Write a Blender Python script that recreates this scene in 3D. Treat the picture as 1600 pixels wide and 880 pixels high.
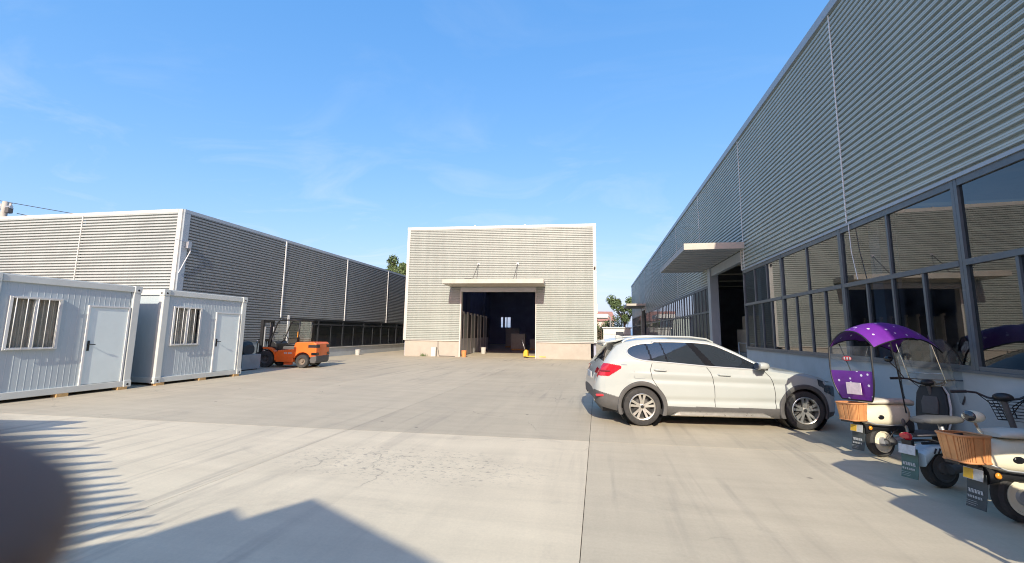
import bpy, math, random
import numpy as np
from mathutils import Vector, Matrix

scene = bpy.context.scene
for o in list(bpy.data.objects):
    bpy.data.objects.remove(o)
rng = random.Random(7)
R = math.radians

# ------------------------------------------------------------------ camera, sky, sun, exposure
CAM_H = 1.65
yaw, pitch, roll = R(11.9), R(7.08), R(0.78)
fwd = Vector((-math.sin(yaw) * math.cos(pitch), math.cos(yaw) * math.cos(pitch), math.sin(pitch)))
rgt = Vector((math.cos(yaw), math.sin(yaw), 0))
upv = rgt.cross(fwd)
r2 = rgt * math.cos(roll) + upv * math.sin(roll)
u2 = upv * math.cos(roll) - rgt * math.sin(roll)
cam_data = bpy.data.cameras.new("camera")
cam = bpy.data.objects.new("camera", cam_data)
scene.collection.objects.link(cam)
cam.matrix_world = Matrix(((r2.x, u2.x, -fwd.x, 0), (r2.y, u2.y, -fwd.y, 0), (r2.z, u2.z, -fwd.z, CAM_H), (0, 0, 0, 1)))
cam_data.sensor_width = 36
cam_data.lens = 36 * 638 / 1600
cam_data.clip_start = 0.004
cam_data.clip_end = 2000
cam_data.dof.use_dof = True
cam_data.dof.focus_distance = 14.0
cam_data.dof.aperture_fstop = 4.6
scene.camera = cam

SUN_TRAVEL = Vector((-0.22, 1.68, -1.0)).normalized()
sun_el = math.asin(-SUN_TRAVEL.z)
sun_az = math.atan2(-SUN_TRAVEL.x, -SUN_TRAVEL.y)      # clockwise from +Y
world = bpy.data.worlds.new("World")
scene.world = world
world.use_nodes = True
wn, wl = world.node_tree.nodes, world.node_tree.links
wn.clear()
w_out = wn.new("ShaderNodeOutputWorld")
w_bg = wn.new("ShaderNodeBackground")
w_bg.inputs["Strength"].default_value = 0.12
w_sky = wn.new("ShaderNodeTexSky")
w_sky.sky_type = 'NISHITA'
w_sky.sun_disc = False
w_sky.sun_elevation = sun_el
w_sky.sun_rotation = sun_az
w_sky.altitude = 0
w_sky.air_density = 1.0
w_sky.dust_density = 1.8
w_sky.ozone_density = 1.6
# film-like shoulder per channel, the same in every direction
w_sc = wn.new("ShaderNodeSeparateColor")
wl.new(w_sky.outputs[0], w_sc.inputs[0])
w_hs = wn.new("ShaderNodeCombineColor")
for ch, (gain, power) in enumerate(((0.62, 1.0), (1.20, 0.58), (2.36, 0.34))):
    pw = wn.new("ShaderNodeMath")
    pw.operation = 'POWER'
    wl.new(w_sc.outputs[ch], pw.inputs[0])
    pw.inputs[1].default_value = power
    ml = wn.new("ShaderNodeMath")
    ml.operation = 'MULTIPLY'
    wl.new(pw.outputs[0], ml.inputs[0])
    ml.inputs[1].default_value = gain
    wl.new(ml.outputs[0], w_hs.inputs[ch])
# thin cirrus: noise on the plane the view direction meets high above
w_tc = wn.new("ShaderNodeTexCoord")
w_sep = wn.new("ShaderNodeSeparateXYZ")
wl.new(w_tc.outputs["Generated"], w_sep.inputs[0])


def wmath(op, a, b=None, c=None):
    n = wn.new("ShaderNodeMath")
    n.operation = op
    for i, v in enumerate((a, b, c)):
        if v is None:
            continue
        if isinstance(v, (int, float)):
            n.inputs[i].default_value = v
        else:
            wl.new(v, n.inputs[i])
    return n.outputs[0]


wz = wmath('ADD', wmath('MAXIMUM', w_sep.outputs[2], 0.0), 0.12)
wx = wmath('DIVIDE', w_sep.outputs[0], wz)
wy = wmath('DIVIDE', w_sep.outputs[1], wz)
w_cmb = wn.new("ShaderNodeCombineXYZ")
wl.new(wmath('MULTIPLY', wx, 1.1), w_cmb.inputs[0])
wl.new(wmath('MULTIPLY', wy, 1.7), w_cmb.inputs[1])
w_nz = wn.new("ShaderNodeTexNoise")
w_nz.inputs["Scale"].default_value = 1.25
w_nz.inputs["Detail"].default_value = 9
w_nz.inputs["Roughness"].default_value = 0.6
w_nz.inputs["Distortion"].default_value = 0.9
wl.new(w_cmb.outputs[0], w_nz.inputs["Vector"])
w_cr = wn.new("ShaderNodeValToRGB")
w_cr.color_ramp.elements[0].position = 0.50
w_cr.color_ramp.elements[0].color = (0, 0, 0, 1)
w_cr.color_ramp.elements[1].position = 0.86
w_cr.color_ramp.elements[1].color = (1, 1, 1, 1)
wl.new(w_nz.outputs["Fac"], w_cr.inputs[0])
w_mix = wn.new("ShaderNodeMixRGB")
w_low = wmath('MINIMUM', wmath('MAXIMUM', wmath('MULTIPLY_ADD', w_sep.outputs[2], -2.0, 1.1), 0.14), 1.0)
wl.new(wmath('MULTIPLY', wmath('MULTIPLY', w_cr.outputs[0], w_low), 0.75), w_mix.inputs[0])
wl.new(w_hs.outputs[0], w_mix.inputs[1])
w_mix.inputs[2].default_value = (3.3, 3.5, 3.7, 1)
wl.new(w_mix.outputs[0], w_bg.inputs["Color"])
wl.new(w_bg.outputs[0], w_out.inputs[0])

sun_data = bpy.data.lights.new("sun", 'SUN')
sun_data.energy = 2.55
sun_data.angle = R(0.53)
sun_data.color = (1.0, 0.925, 0.775)
sun = bpy.data.objects.new("sun", sun_data)
scene.collection.objects.link(sun)
sun.rotation_euler = SUN_TRAVEL.to_track_quat('-Z', 'Y').to_euler()
sun.location = (0, 0, 40)

scene.view_settings.view_transform = 'Standard'
scene.view_settings.look = 'None'
scene.view_settings.gamma = 1
scene.view_settings.use_curve_mapping = False
scene.view_settings.exposure = 1.25
scene.render.engine = 'CYCLES'
scene.cycles.max_bounces = 10
scene.cycles.filter_width = 1.05
scene.cycles.transparent_max_bounces = 24

# ------------------------------------------------------------------ materials


class Nodes:
    def __init__(self, name):
        self.m = bpy.data.materials.new(name)
        self.m.use_nodes = True
        self.n = self.m.node_tree.nodes
        self.l = self.m.node_tree.links
        self.b = self.n["Principled BSDF"]
        self.out = self.n["Material Output"]

    def put(self, sock, v):
        if isinstance(v, bpy.types.NodeSocket):
            self.l.new(v, sock)
        elif isinstance(v, (tuple, list)) and len(v) == 3 and sock.type == 'RGBA':
            sock.default_value = (*v, 1)
        else:
            sock.default_value = v

    def math(self, op, a, b=0.0, c=None, clamp=False):
        n = self.n.new("ShaderNodeMath")
        n.operation = op
        n.use_clamp = clamp
        self.put(n.inputs[0], a)
        self.put(n.inputs[1], b)
        if c is not None:
            self.put(n.inputs[2], c)
        return n.outputs[0]

    def pos(self, obj=False):
        if obj:
            return self.n.new("ShaderNodeTexCoord").outputs["Object"]
        return self.n.new("ShaderNodeNewGeometry").outputs["Position"]

    def scaled(self, v, s, loc=(0, 0, 0), rz=0):
        n = self.n.new("ShaderNodeMapping")
        self.l.new(v, n.inputs[0])
        n.inputs["Scale"].default_value = s
        n.inputs["Location"].default_value = loc
        n.inputs["Rotation"].default_value = (0, 0, rz)
        return n.outputs[0]

    def noise(self, v, scale, detail=5, rough=0.55, dist=0.0):
        n = self.n.new("ShaderNodeTexNoise")
        self.l.new(v, n.inputs["Vector"])
        n.inputs["Scale"].default_value = scale
        n.inputs["Detail"].default_value = detail
        n.inputs["Roughness"].default_value = rough
        n.inputs["Distortion"].default_value = dist
        return n.outputs["Fac"]

    def ramp(self, f, p0, p1, c0=(0, 0, 0), c1=(1, 1, 1)):
        n = self.n.new("ShaderNodeValToRGB")
        self.l.new(f, n.inputs[0])
        e = n.color_ramp.elements
        e[0].position, e[1].position = p0, p1
        e[0].color, e[1].color = (*c0, 1), (*c1, 1)
        return n.outputs[0]

    def mix(self, f, a, b, mode='MIX'):
        n = self.n.new("ShaderNodeMixRGB")
        n.blend_type = mode
        self.put(n.inputs[0], f)
        self.put(n.inputs[1], a)
        self.put(n.inputs[2], b)
        return n.outputs[0]

    def bump(self, h, strength, dist=0.01):
        n = self.n.new("ShaderNodeBump")
        n.inputs["Strength"].default_value = strength
        n.inputs["Distance"].default_value = dist
        self.l.new(h, n.inputs["Height"])
        self.l.new(n.outputs[0], self.b.inputs["Normal"])


def mat(name, col, rough=0.5, metal=0.0, var=0.12, scale=6.0, dirt=0.0, dirt_col=(0.12, 0.10, 0.08), bump=0.0, spec=0.5, coat=0.0, rvar=0.1):
    """Plain surface with uneven tone, a little grime and grain."""
    k = Nodes(name)
    p = k.pos(True)
    n1 = k.noise(p, scale, 6, 0.6)
    lo = tuple(c * (1 - var) for c in col)
    hi = tuple(min(1, c * (1 + var)) for c in col)
    c = k.ramp(n1, 0.3, 0.7, lo, hi)
    if dirt > 0:
        n2 = k.noise(p, scale * 0.35, 8, 0.7)
        c = k.mix(k.math('MULTIPLY', k.ramp(n2, 0.48, 0.75), dirt), c, dirt_col)
    k.put(k.b.inputs["Base Color"], c)
    n3 = k.noise(p, scale * 2.3, 4)
    k.put(k.b.inputs["Roughness"], k.math('MULTIPLY_ADD', n3, rvar * 2, rough - rvar, True))
    k.put(k.b.inputs["Metallic"], metal)
    k.put(k.b.inputs["Specular IOR Level"], spec)
    if coat:
        k.put(k.b.inputs["Coat Weight"], coat)
        k.put(k.b.inputs["Coat Roughness"], 0.04)
    if bump > 0:
        k.bump(k.noise(p, scale * 12, 3), bump, 0.004)
    return k.m


def glass_mat(name, tint, ior=1.7, rough=0.012, wobble=0.0, haze=0.0, gain=1.0):
    """Real pane: tinted see-through plus mirror by Fresnel."""
    k = Nodes(name)
    k.n.remove(k.b)
    tr = k.n.new("ShaderNodeBsdfTransparent")
    tr.inputs[0].default_value = (*tint, 1)
    gl = k.n.new("ShaderNodeBsdfGlossy")
    gl.inputs["Roughness"].default_value = rough
    gl.inputs["Color"].default_value = (0.93, 0.97, 1.0, 1)
    lw = k.n.new("ShaderNodeLayerWeight")
    lw.inputs[0].default_value = 0.5
    r0 = 1.9 * ((ior - 1) / (ior + 1)) ** 2
    fac = k.math('MULTIPLY_ADD', k.math('POWER', lw.outputs["Facing"], 4.0), 1 - r0, r0)
    if wobble:
        bp = k.n.new("ShaderNodeBump")
        bp.inputs["Strength"].default_value = wobble
        bp.inputs["Distance"].default_value = 0.02
        k.l.new(k.noise(k.pos(), 0.9, 2), bp.inputs["Height"])
        k.l.new(bp.outputs[0], gl.inputs["Normal"])
    mx = k.n.new("ShaderNodeMixShader")
    k.l.new(k.math('MULTIPLY', fac, gain, clamp=True), mx.inputs[0])
    k.l.new(tr.outputs[0], mx.inputs[1])
    k.l.new(gl.outputs[0], mx.inputs[2])
    last = mx.outputs[0]
    if haze:
        df = k.n.new("ShaderNodeBsdfDiffuse")
        df.inputs[0].default_value = (0.55, 0.56, 0.55, 1)
        m2 = k.n.new("ShaderNodeMixShader")
        f = k.math('MULTIPLY', k.ramp(k.noise(k.pos(), 3.0, 6), 0.3, 0.8), haze)
        k.l.new(f, m2.inputs[0])
        k.l.new(last, m2.inputs[1])
        k.l.new(df.outputs[0], m2.inputs[2])
        last = m2.outputs[0]
    k.l.new(last, k.out.inputs[0])
    return k.m


def concrete_mat(name, tone):
    k = Nodes(name)
    p = k.pos()
    base = tuple(c * tone for c in (0.55, 0.482, 0.352))
    big = k.noise(p, 0.22, 6, 0.62, 0.6)
    mid = k.noise(k.scaled(p, (1.5, 0.22, 1), rz=0.12), 1.25, 7, 0.68, 0.5)
    sweep = k.noise(k.scaled(p, (0.25, 1.9, 1), rz=-0.35), 1.7, 6, 0.65, 0.3)
    fine = k.noise(p, 38, 5, 0.7)
    c = k.mix(1.0, base, k.ramp(big, 0.25, 0.75, (0.93, 0.93, 0.94), (1.06, 1.06, 1.05)), 'MULTIPLY')
    c = k.mix(0.85, c, k.ramp(mid, 0.3, 0.68, (0.90, 0.90, 0.90), (1.05, 1.05, 1.05)), 'MULTIPLY')
    c = k.mix(0.75, c, k.ramp(sweep, 0.32, 0.62, (0.90, 0.90, 0.90), (1.04, 1.04, 1.04)), 'MULTIPLY')
    c = k.mix(0.6, c, k.ramp(fine, 0.3, 0.7, (0.9, 0.9, 0.9), (1.07, 1.07, 1.07)), 'MULTIPLY')
    # long tyre tracks swinging in from the left
    tr = k.noise(k.scaled(p, (2.6, 0.16, 1), rz=0.35), 1.5, 4, 0.6, 0.25)
    gate = k.noise(p, 0.16, 2)
    c = k.mix(k.math('MULTIPLY', k.math('MULTIPLY', k.ramp(tr, 0.53, 0.68), k.ramp(gate, 0.44, 0.58)), 0.42), c, (0.17, 0.155, 0.14))
    # oil spots and small chips
    vo = k.n.new("ShaderNodeTexVoronoi")
    vo.inputs["Scale"].default_value = 1.1
    k.l.new(p, vo.inputs["Vector"])
    c = k.mix(k.math('MULTIPLY', k.ramp(vo.outputs["Distance"], 0.02, 0.045, (1, 1, 1), (0, 0, 0)), 0.75), c, (0.1, 0.09, 0.08))
    # hairline cracks, only here and there
    cr = k.n.new("ShaderNodeTexVoronoi")
    cr.feature = 'DISTANCE_TO_EDGE'
    cr.inputs["Scale"].default_value = 0.42
    wv = k.n.new("ShaderNodeVectorMath")
    wv.operation = 'ADD'
    k.l.new(p, wv.inputs[0])
    nzc = k.n.new("ShaderNodeTexNoise")
    nzc.inputs["Scale"].default_value = 1.6
    nzc.inputs["Detail"].default_value = 5
    k.l.new(p, nzc.inputs["Vector"])
    k.l.new(nzc.outputs["Color"], wv.inputs[1])
    k.l.new(wv.outputs[0], cr.inputs["Vector"])
    cg = k.ramp(k.noise(k.scaled(p, (1, 1, 1), (7, 3, 0)), 0.3, 3), 0.54, 0.60)
    c = k.mix(k.math('MULTIPLY', k.math('MULTIPLY', k.ramp(cr.outputs["Distance"], 0.0015, 0.005, (1, 1, 1), (0, 0, 0)), cg), 0.6), c, (0.14, 0.13, 0.115))
    # dust lying along the cut joints and damp blotches
    bl = k.noise(k.scaled(p, (1, 1, 1), (2, 9, 0)), 0.75, 8, 0.72, 1.2)
    c = k.mix(k.math('MULTIPLY', k.ramp(bl, 0.56, 0.74), 0.30), c, (0.22, 0.20, 0.17))
    # scuffed, pitted patch
    sep = k.n.new("ShaderNodeSeparateXYZ")
    k.l.new(p, sep.inputs[0])
    ex = k.math('DIVIDE', k.math('SUBTRACT', sep.outputs[0], -2.4), 2.0)
    ey = k.math('DIVIDE', k.math('SUBTRACT', sep.outputs[1], 5.0), 0.75)
    rr = k.math('ADD', k.math('MULTIPLY', ex, ex), k.math('MULTIPLY', ey, ey))
    patch = k.math('SUBTRACT', 1.0, k.math('MULTIPLY', rr, 0.9), clamp=True)
    pit = k.noise(k.scaled(p, (1, 1.6, 1)), 11, 6, 0.75)
    c = k.mix(k.math('MULTIPLY', k.math('MULTIPLY', k.ramp(pit, 0.54, 0.62), patch), 0.8), c, (0.16, 0.15, 0.14))
    k.put(k.b.inputs["Base Color"], c)
    k.put(k.b.inputs["Roughness"], k.math('MULTIPLY_ADD', mid, 0.25, 0.6))
    k.put(k.b.inputs["Specular IOR Level"], 0.35)
    k.bump(k.math('ADD', k.math('MULTIPLY', fine, 0.4), mid), 0.22, 0.006)
    return k.m


def clad_mat(name, col, rough=0.45, streak=0.25, metal=0.0):
    """Coated steel sheet: faint vertical rain streaks, soft sheen."""
    k = Nodes(name)
    p = k.pos()
    st = k.noise(k.scaled(p, (2.2, 2.2, 0.12)), 1.6, 6, 0.65)
    bl = k.noise(p, 0.35, 4)
    c = k.mix(streak, col, k.ramp(st, 0.35, 0.75, tuple(x * 1.08 for x in col), tuple(x * 0.62 for x in col)))
    c = k.mix(0.6, c, k.ramp(bl, 0.3, 0.7, (0.9, 0.9, 0.9), (1.08, 1.08, 1.07)), 'MULTIPLY')
    k.put(k.b.inputs["Base Color"], c)
    k.put(k.b.inputs["Roughness"], k.math('MULTIPLY_ADD', st, 0.2, rough - 0.1))
    k.put(k.b.inputs["Metallic"], metal)
    return k.m


M = {}
M['clad_light'] = clad_mat('cladding_pale', (0.375, 0.41, 0.375), 0.42, 0.35)
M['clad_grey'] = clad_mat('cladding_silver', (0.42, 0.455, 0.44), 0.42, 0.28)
M['clad_slate'] = clad_mat('cladding_slate', (0.38, 0.43, 0.405), 0.36, 0.2)
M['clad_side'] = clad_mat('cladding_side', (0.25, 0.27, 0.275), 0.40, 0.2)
M['trim_white'] = mat('trim_white', (0.52, 0.505, 0.46), 0.45, 0, 0.06, 3, 0.15)
M['trim_slate'] = mat('trim_slate', (0.30, 0.35, 0.39), 0.4, 0, 0.06, 3, 0.1)
M['alu_dark'] = mat('window_aluminium', (0.115, 0.135, 0.15), 0.42, 0.35, 0.08, 5, 0.1)
M['alu_black'] = mat('window_black', (0.035, 0.04, 0.045), 0.45, 0.2, 0.1, 5)
M['plaster'] = mat('plinth_plaster', (0.40, 0.362, 0.305), 0.85, 0, 0.08, 2.2, 0.22, (0.30, 0.25, 0.2), 0.2)
M['plaster_grey'] = mat('plinth_grey', (0.40, 0.43, 0.43), 0.8, 0, 0.08, 2.0, 0.25, (0.25, 0.24, 0.23), 0.2)
M['canopy_cream'] = mat('canopy_cream', (0.46, 0.43, 0.37), 0.55, 0, 0.1, 2.5, 0.3, (0.35, 0.26, 0.18))
M['canopy_grey'] = mat('canopy_soffit', (0.28, 0.31, 0.34), 0.5, 0, 0.08, 2.5, 0.1)
M['roof'] = mat('roof_sheet', (0.33, 0.35, 0.37), 0.5, 0.3, 0.1, 1.0)
M['inner'] = mat('interior_wall', (0.30, 0.32, 0.40), 0.8, 0, 0.15, 1.0)
M['inner_dark'] = mat('interior_dark', (0.055, 0.06, 0.075), 0.8, 0, 0.15, 1.0)
M['steel'] = mat('steel_grey', (0.42, 0.43, 0.44), 0.4, 0.6, 0.1, 5)
M['chrome'] = mat('chrome', (0.82, 0.82, 0.80), 0.14, 1.0, 0.03, 8, rvar=0.04)
M['satin'] = mat('satin_trim', (0.72, 0.72, 0.69), 0.38, 0.45, 0.03, 8)
M['alloy'] = mat('alloy', (0.66, 0.64, 0.58), 0.3, 0.85, 0.05, 8)
M['black'] = mat('black_plastic', (0.013, 0.0135, 0.015), 0.48, 0, 0.2, 10)
M['black_gloss'] = mat('black_gloss', (0.012, 0.012, 0.014), 0.14, 0, 0.1, 8, rvar=0.04)
M['rubber'] = mat('tyre_rubber', (0.035, 0.034, 0.033), 0.8, 0, 0.25, 14, 0.35, (0.12, 0.11, 0.095), 0.3)
M['dark_grey'] = mat('dark_grey_cladding', (0.085, 0.083, 0.08), 0.6, 0, 0.12, 12, 0.2)
M['car_paint'] = mat('car_white', (0.405, 0.43, 0.405), 0.30, 0, 0.02, 2, 0.05, (0.4, 0.36, 0.3), coat=0.8, rvar=0.04)
M['car_glass'] = mat('car_glass', (0.018, 0.021, 0.025), 0.04, 0, 0.1, 3, spec=0.9, rvar=0.015)
M['car_glass'].node_tree.nodes['Principled BSDF'].inputs['IOR'].default_value = 1.95
M['red_lamp'] = mat('red_lamp', (0.42, 0.012, 0.025), 0.12, 0, 0.15, 10, coat=0.8, rvar=0.03)
M['red_dark'] = mat('red_lamp_inner', (0.20, 0.008, 0.012), 0.2, 0, 0.15, 10, coat=0.6)
M['lamp_glass'] = mat('headlamp', (0.05, 0.055, 0.06), 0.08, 0.2, 0.4, 18, spec=0.9, rvar=0.03)
M['orange'] = mat('forklift_orange', (0.78, 0.145, 0.018), 0.42, 0, 0.08, 4, 0.18, (0.25, 0.08, 0.03), coat=0.25)
M['wheel_dusty'] = mat('dusty_wheel', (0.19, 0.15, 0.115), 0.8, 0, 0.25, 8, 0.4)
M['white_paint'] = mat('white_paint', (0.62, 0.63, 0.61), 0.45, 0, 0.05, 4, 0.12)
M['door_white'] = mat('door_white', (0.68, 0.76, 0.74), 0.45, 0, 0.03, 3, 0.08)
M['cabin_panel'] = mat('cabin_panel', (0.43, 0.49, 0.51), 0.45, 0, 0.04, 1.5, 0.1)
M['cabin_frame'] = mat('cabin_frame', (0.56, 0.585, 0.55), 0.45, 0, 0.05, 2, 0.15)
M['wood'] = mat('wood_block', (0.46, 0.30, 0.13), 0.8, 0, 0.2, 9)
M['cream'] = mat('scooter_cream', (0.74, 0.68, 0.50), 0.26, 0, 0.03, 5, 0.06, coat=0.7, rvar=0.05)
M['seat_cream'] = mat('seat_cream', (0.56, 0.52, 0.44), 0.55, 0, 0.1, 6, 0.15)
M['pale_blue'] = mat('scooter_pale_blue', (0.50, 0.60, 0.62), 0.3, 0, 0.04, 5, 0.06, coat=0.6)
M['wicker'] = mat('basket_tan', (0.60, 0.275, 0.10), 0.55, 0, 0.15, 12, 0.15)
M['wicker_dark'] = mat('basket_tan_rim', (0.52, 0.225, 0.085), 0.55, 0, 0.12, 12)
M['flap'] = mat('mud_flap', (0.045, 0.055, 0.055), 0.6, 0, 0.2, 9, 0.25)
M['flap_green'] = mat('mud_flap_green', (0.06, 0.12, 0.10), 0.55, 0, 0.2, 9, 0.2)
M['print'] = mat('white_print', (0.50, 0.51, 0.50), 0.6, 0, 0.15, 30)
M['amber'] = mat('amber', (0.72, 0.27, 0.02), 0.25, 0, 0.1, 12, coat=0.5)
M['yellow'] = mat('jack_yellow', (0.70, 0.42, 0.03), 0.5, 0, 0.15, 8, 0.3)
M['paper'] = mat('paper', (0.70, 0.58, 0.58), 0.7, 0, 0.12, 25)
M['red_print'] = mat('red_print', (0.52, 0.05, 0.06), 0.6, 0, 0.1, 20)
M['yellow_print'] = mat('yellow_print', (0.66, 0.40, 0.03), 0.6, 0, 0.1, 20)
M['grey_cab'] = mat('cabinet_grey', (0.30, 0.34, 0.34), 0.6, 0, 0.1, 4, 0.2)
M['navy'] = mat('dark_cover', (0.03, 0.045, 0.05), 0.75, 0, 0.2, 6)
M['bucket_white'] = mat('bucket_white', (0.50, 0.49, 0.45), 0.5, 0, 0.06, 6, 0.2)
M['bucket_orange'] = mat('bucket_orange', (0.66, 0.26, 0.09), 0.5, 0, 0.1, 6, 0.2)
M['bark'] = mat('bark', (0.10, 0.075, 0.05), 0.9, 0, 0.3, 14, bump=0.5)
M['leaf_a'] = mat('leaf_dark', (0.075, 0.115, 0.040), 0.6, 0, 0.45, 1.3)
M['leaf_b'] = mat('leaf_mid', (0.11, 0.16, 0.055), 0.6, 0, 0.45, 1.3)
M['roof_tile'] = mat('house_roof', (0.34, 0.17, 0.13), 0.75, 0, 0.2, 2, 0.3)
M['house'] = mat('house_wall', (0.56, 0.47, 0.40), 0.8, 0, 0.1, 1.5, 0.2)
M['pole'] = mat('concrete_pole', (0.42, 0.40, 0.36), 0.85, 0, 0.12, 4)
M['cable'] = mat('cable_white', (0.70, 0.70, 0.68), 0.5, 0, 0.05, 9)
M['wire'] = mat('wire_dark', (0.03, 0.03, 0.035), 0.6, 0, 0.1, 9)
M['skin'] = mat('skin', (0.24, 0.125, 0.075), 0.55, 0, 0.1, 90, bump=0.1)
M['joint'] = mat('joint_filler', (0.10, 0.095, 0.085), 0.9, 0, 0.3, 6)
M['curtain'] = mat('curtain_beige', (0.52, 0.46, 0.37), 0.85, 0, 0.12, 6)
M['frosted'] = mat('frosted_panel', (0.50, 0.52, 0.54), 0.5, 0, 0.08, 1.5)
M['beige_box'] = mat('machine_beige', (0.50, 0.42, 0.32), 0.6, 0, 0.1, 3)
G_WALL = glass_mat('pane_tinted', (0.30, 0.36, 0.38), 1.6, 0.004, 0.010, 0.03, 1.0)
G_DARK = glass_mat('pane_dark', (0.22, 0.25, 0.28), 1.6, 0.01, 0.02, 0.02)
G_CAB = glass_mat('pane_clear', (0.95, 0.96, 0.96), 1.5, 0.01, 0.0, 0.02)
G_FILM = glass_mat('clear_film', (0.74, 0.79, 0.81), 1.45, 0.05, 0.25, 0.22)  # haze mixes in diffuse grey, painting the film's greyish reflection


def fill_strip_mat(c0, c1):
    k = Nodes('fill_strip_sheet')
    k.n.remove(k.b)
    t = k.n.new("ShaderNodeBsdfTranslucent")
    k.put(t.inputs[0], k.ramp(k.noise(k.pos(), 0.8, 5), 0.3, 0.7, c0, c1))
    k.l.new(t.outputs[0], k.out.inputs[0])
    return k.m


FILL_STRIP = fill_strip_mat((0.30, 0.35, 0.50), (0.40, 0.45, 0.62))  # bluish translucent roof strips, added to lift the dark shed interior
FILL_STRIP_DIM = fill_strip_mat((0.16, 0.16, 0.13), (0.22, 0.21, 0.17))  # dimmer neutral strips, added to brighten inside the right warehouse


def dots_mat():
    k = Nodes('purple_dotted_cloth')
    p = k.pos(True)
    vo = k.n.new("ShaderNodeTexVoronoi")
    vo.inputs["Scale"].default_value = 10.5
    vo.inputs["Randomness"].default_value = 0.75
    k.l.new(p, vo.inputs["Vector"])
    d = k.ramp(vo.outputs["Distance"], 0.15, 0.20, (1, 1, 1), (0, 0, 0))
    c = k.mix(d, k.ramp(k.noise(p, 5, 4), 0.3, 0.7, (0.125, 0.015, 0.24), (0.165, 0.025, 0.31)), (0.78, 0.74, 0.82))
    k.put(k.b.inputs["Base Color"], c)
    k.put(k.b.inputs["Roughness"], 0.42)
    k.bump(k.noise(p, 9, 3), 0.3, 0.02)
    return k.m


M['purple'] = dots_mat()

# ------------------------------------------------------------------ mesh helpers


def link(o):
    scene.collection.objects.link(o)
    return o


def tag(o, label, cat=None, group=None, kind=None):
    if label:
        o["label"] = label
    if cat:
        o["category"] = cat
    if group:
        o["group"] = group
    if kind:
        o["kind"] = kind
    return o


def empty(name, loc=(0, 0, 0), rz=0.0, label=None, cat=None, group=None):
    o = bpy.data.objects.new(name, None)
    o.empty_display_size = 0.2
    link(o)
    o.location = loc
    o.rotation_euler = (0, 0, rz)
    return tag(o, label, cat, group)


def copy_tree(o, parent=None):
    c = o.copy()
    link(c)
    c.parent = parent
    for ch in list(o.children):
        copy_tree(ch, c)
    return c


class Frame:
    """Wall frame: u along the wall, d outwards, z up."""

    def __init__(self, o, U, N):
        self.o, self.U, self.N = Vector(o), Vector(U).normalized(), Vector(N).normalized()

    def P(self, u, d, z):
        return self.o + self.U * u + self.N * d + Vector((0, 0, z))


WORLD = Frame((0, 0, 0), (1, 0, 0), (0, 1, 0))


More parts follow.
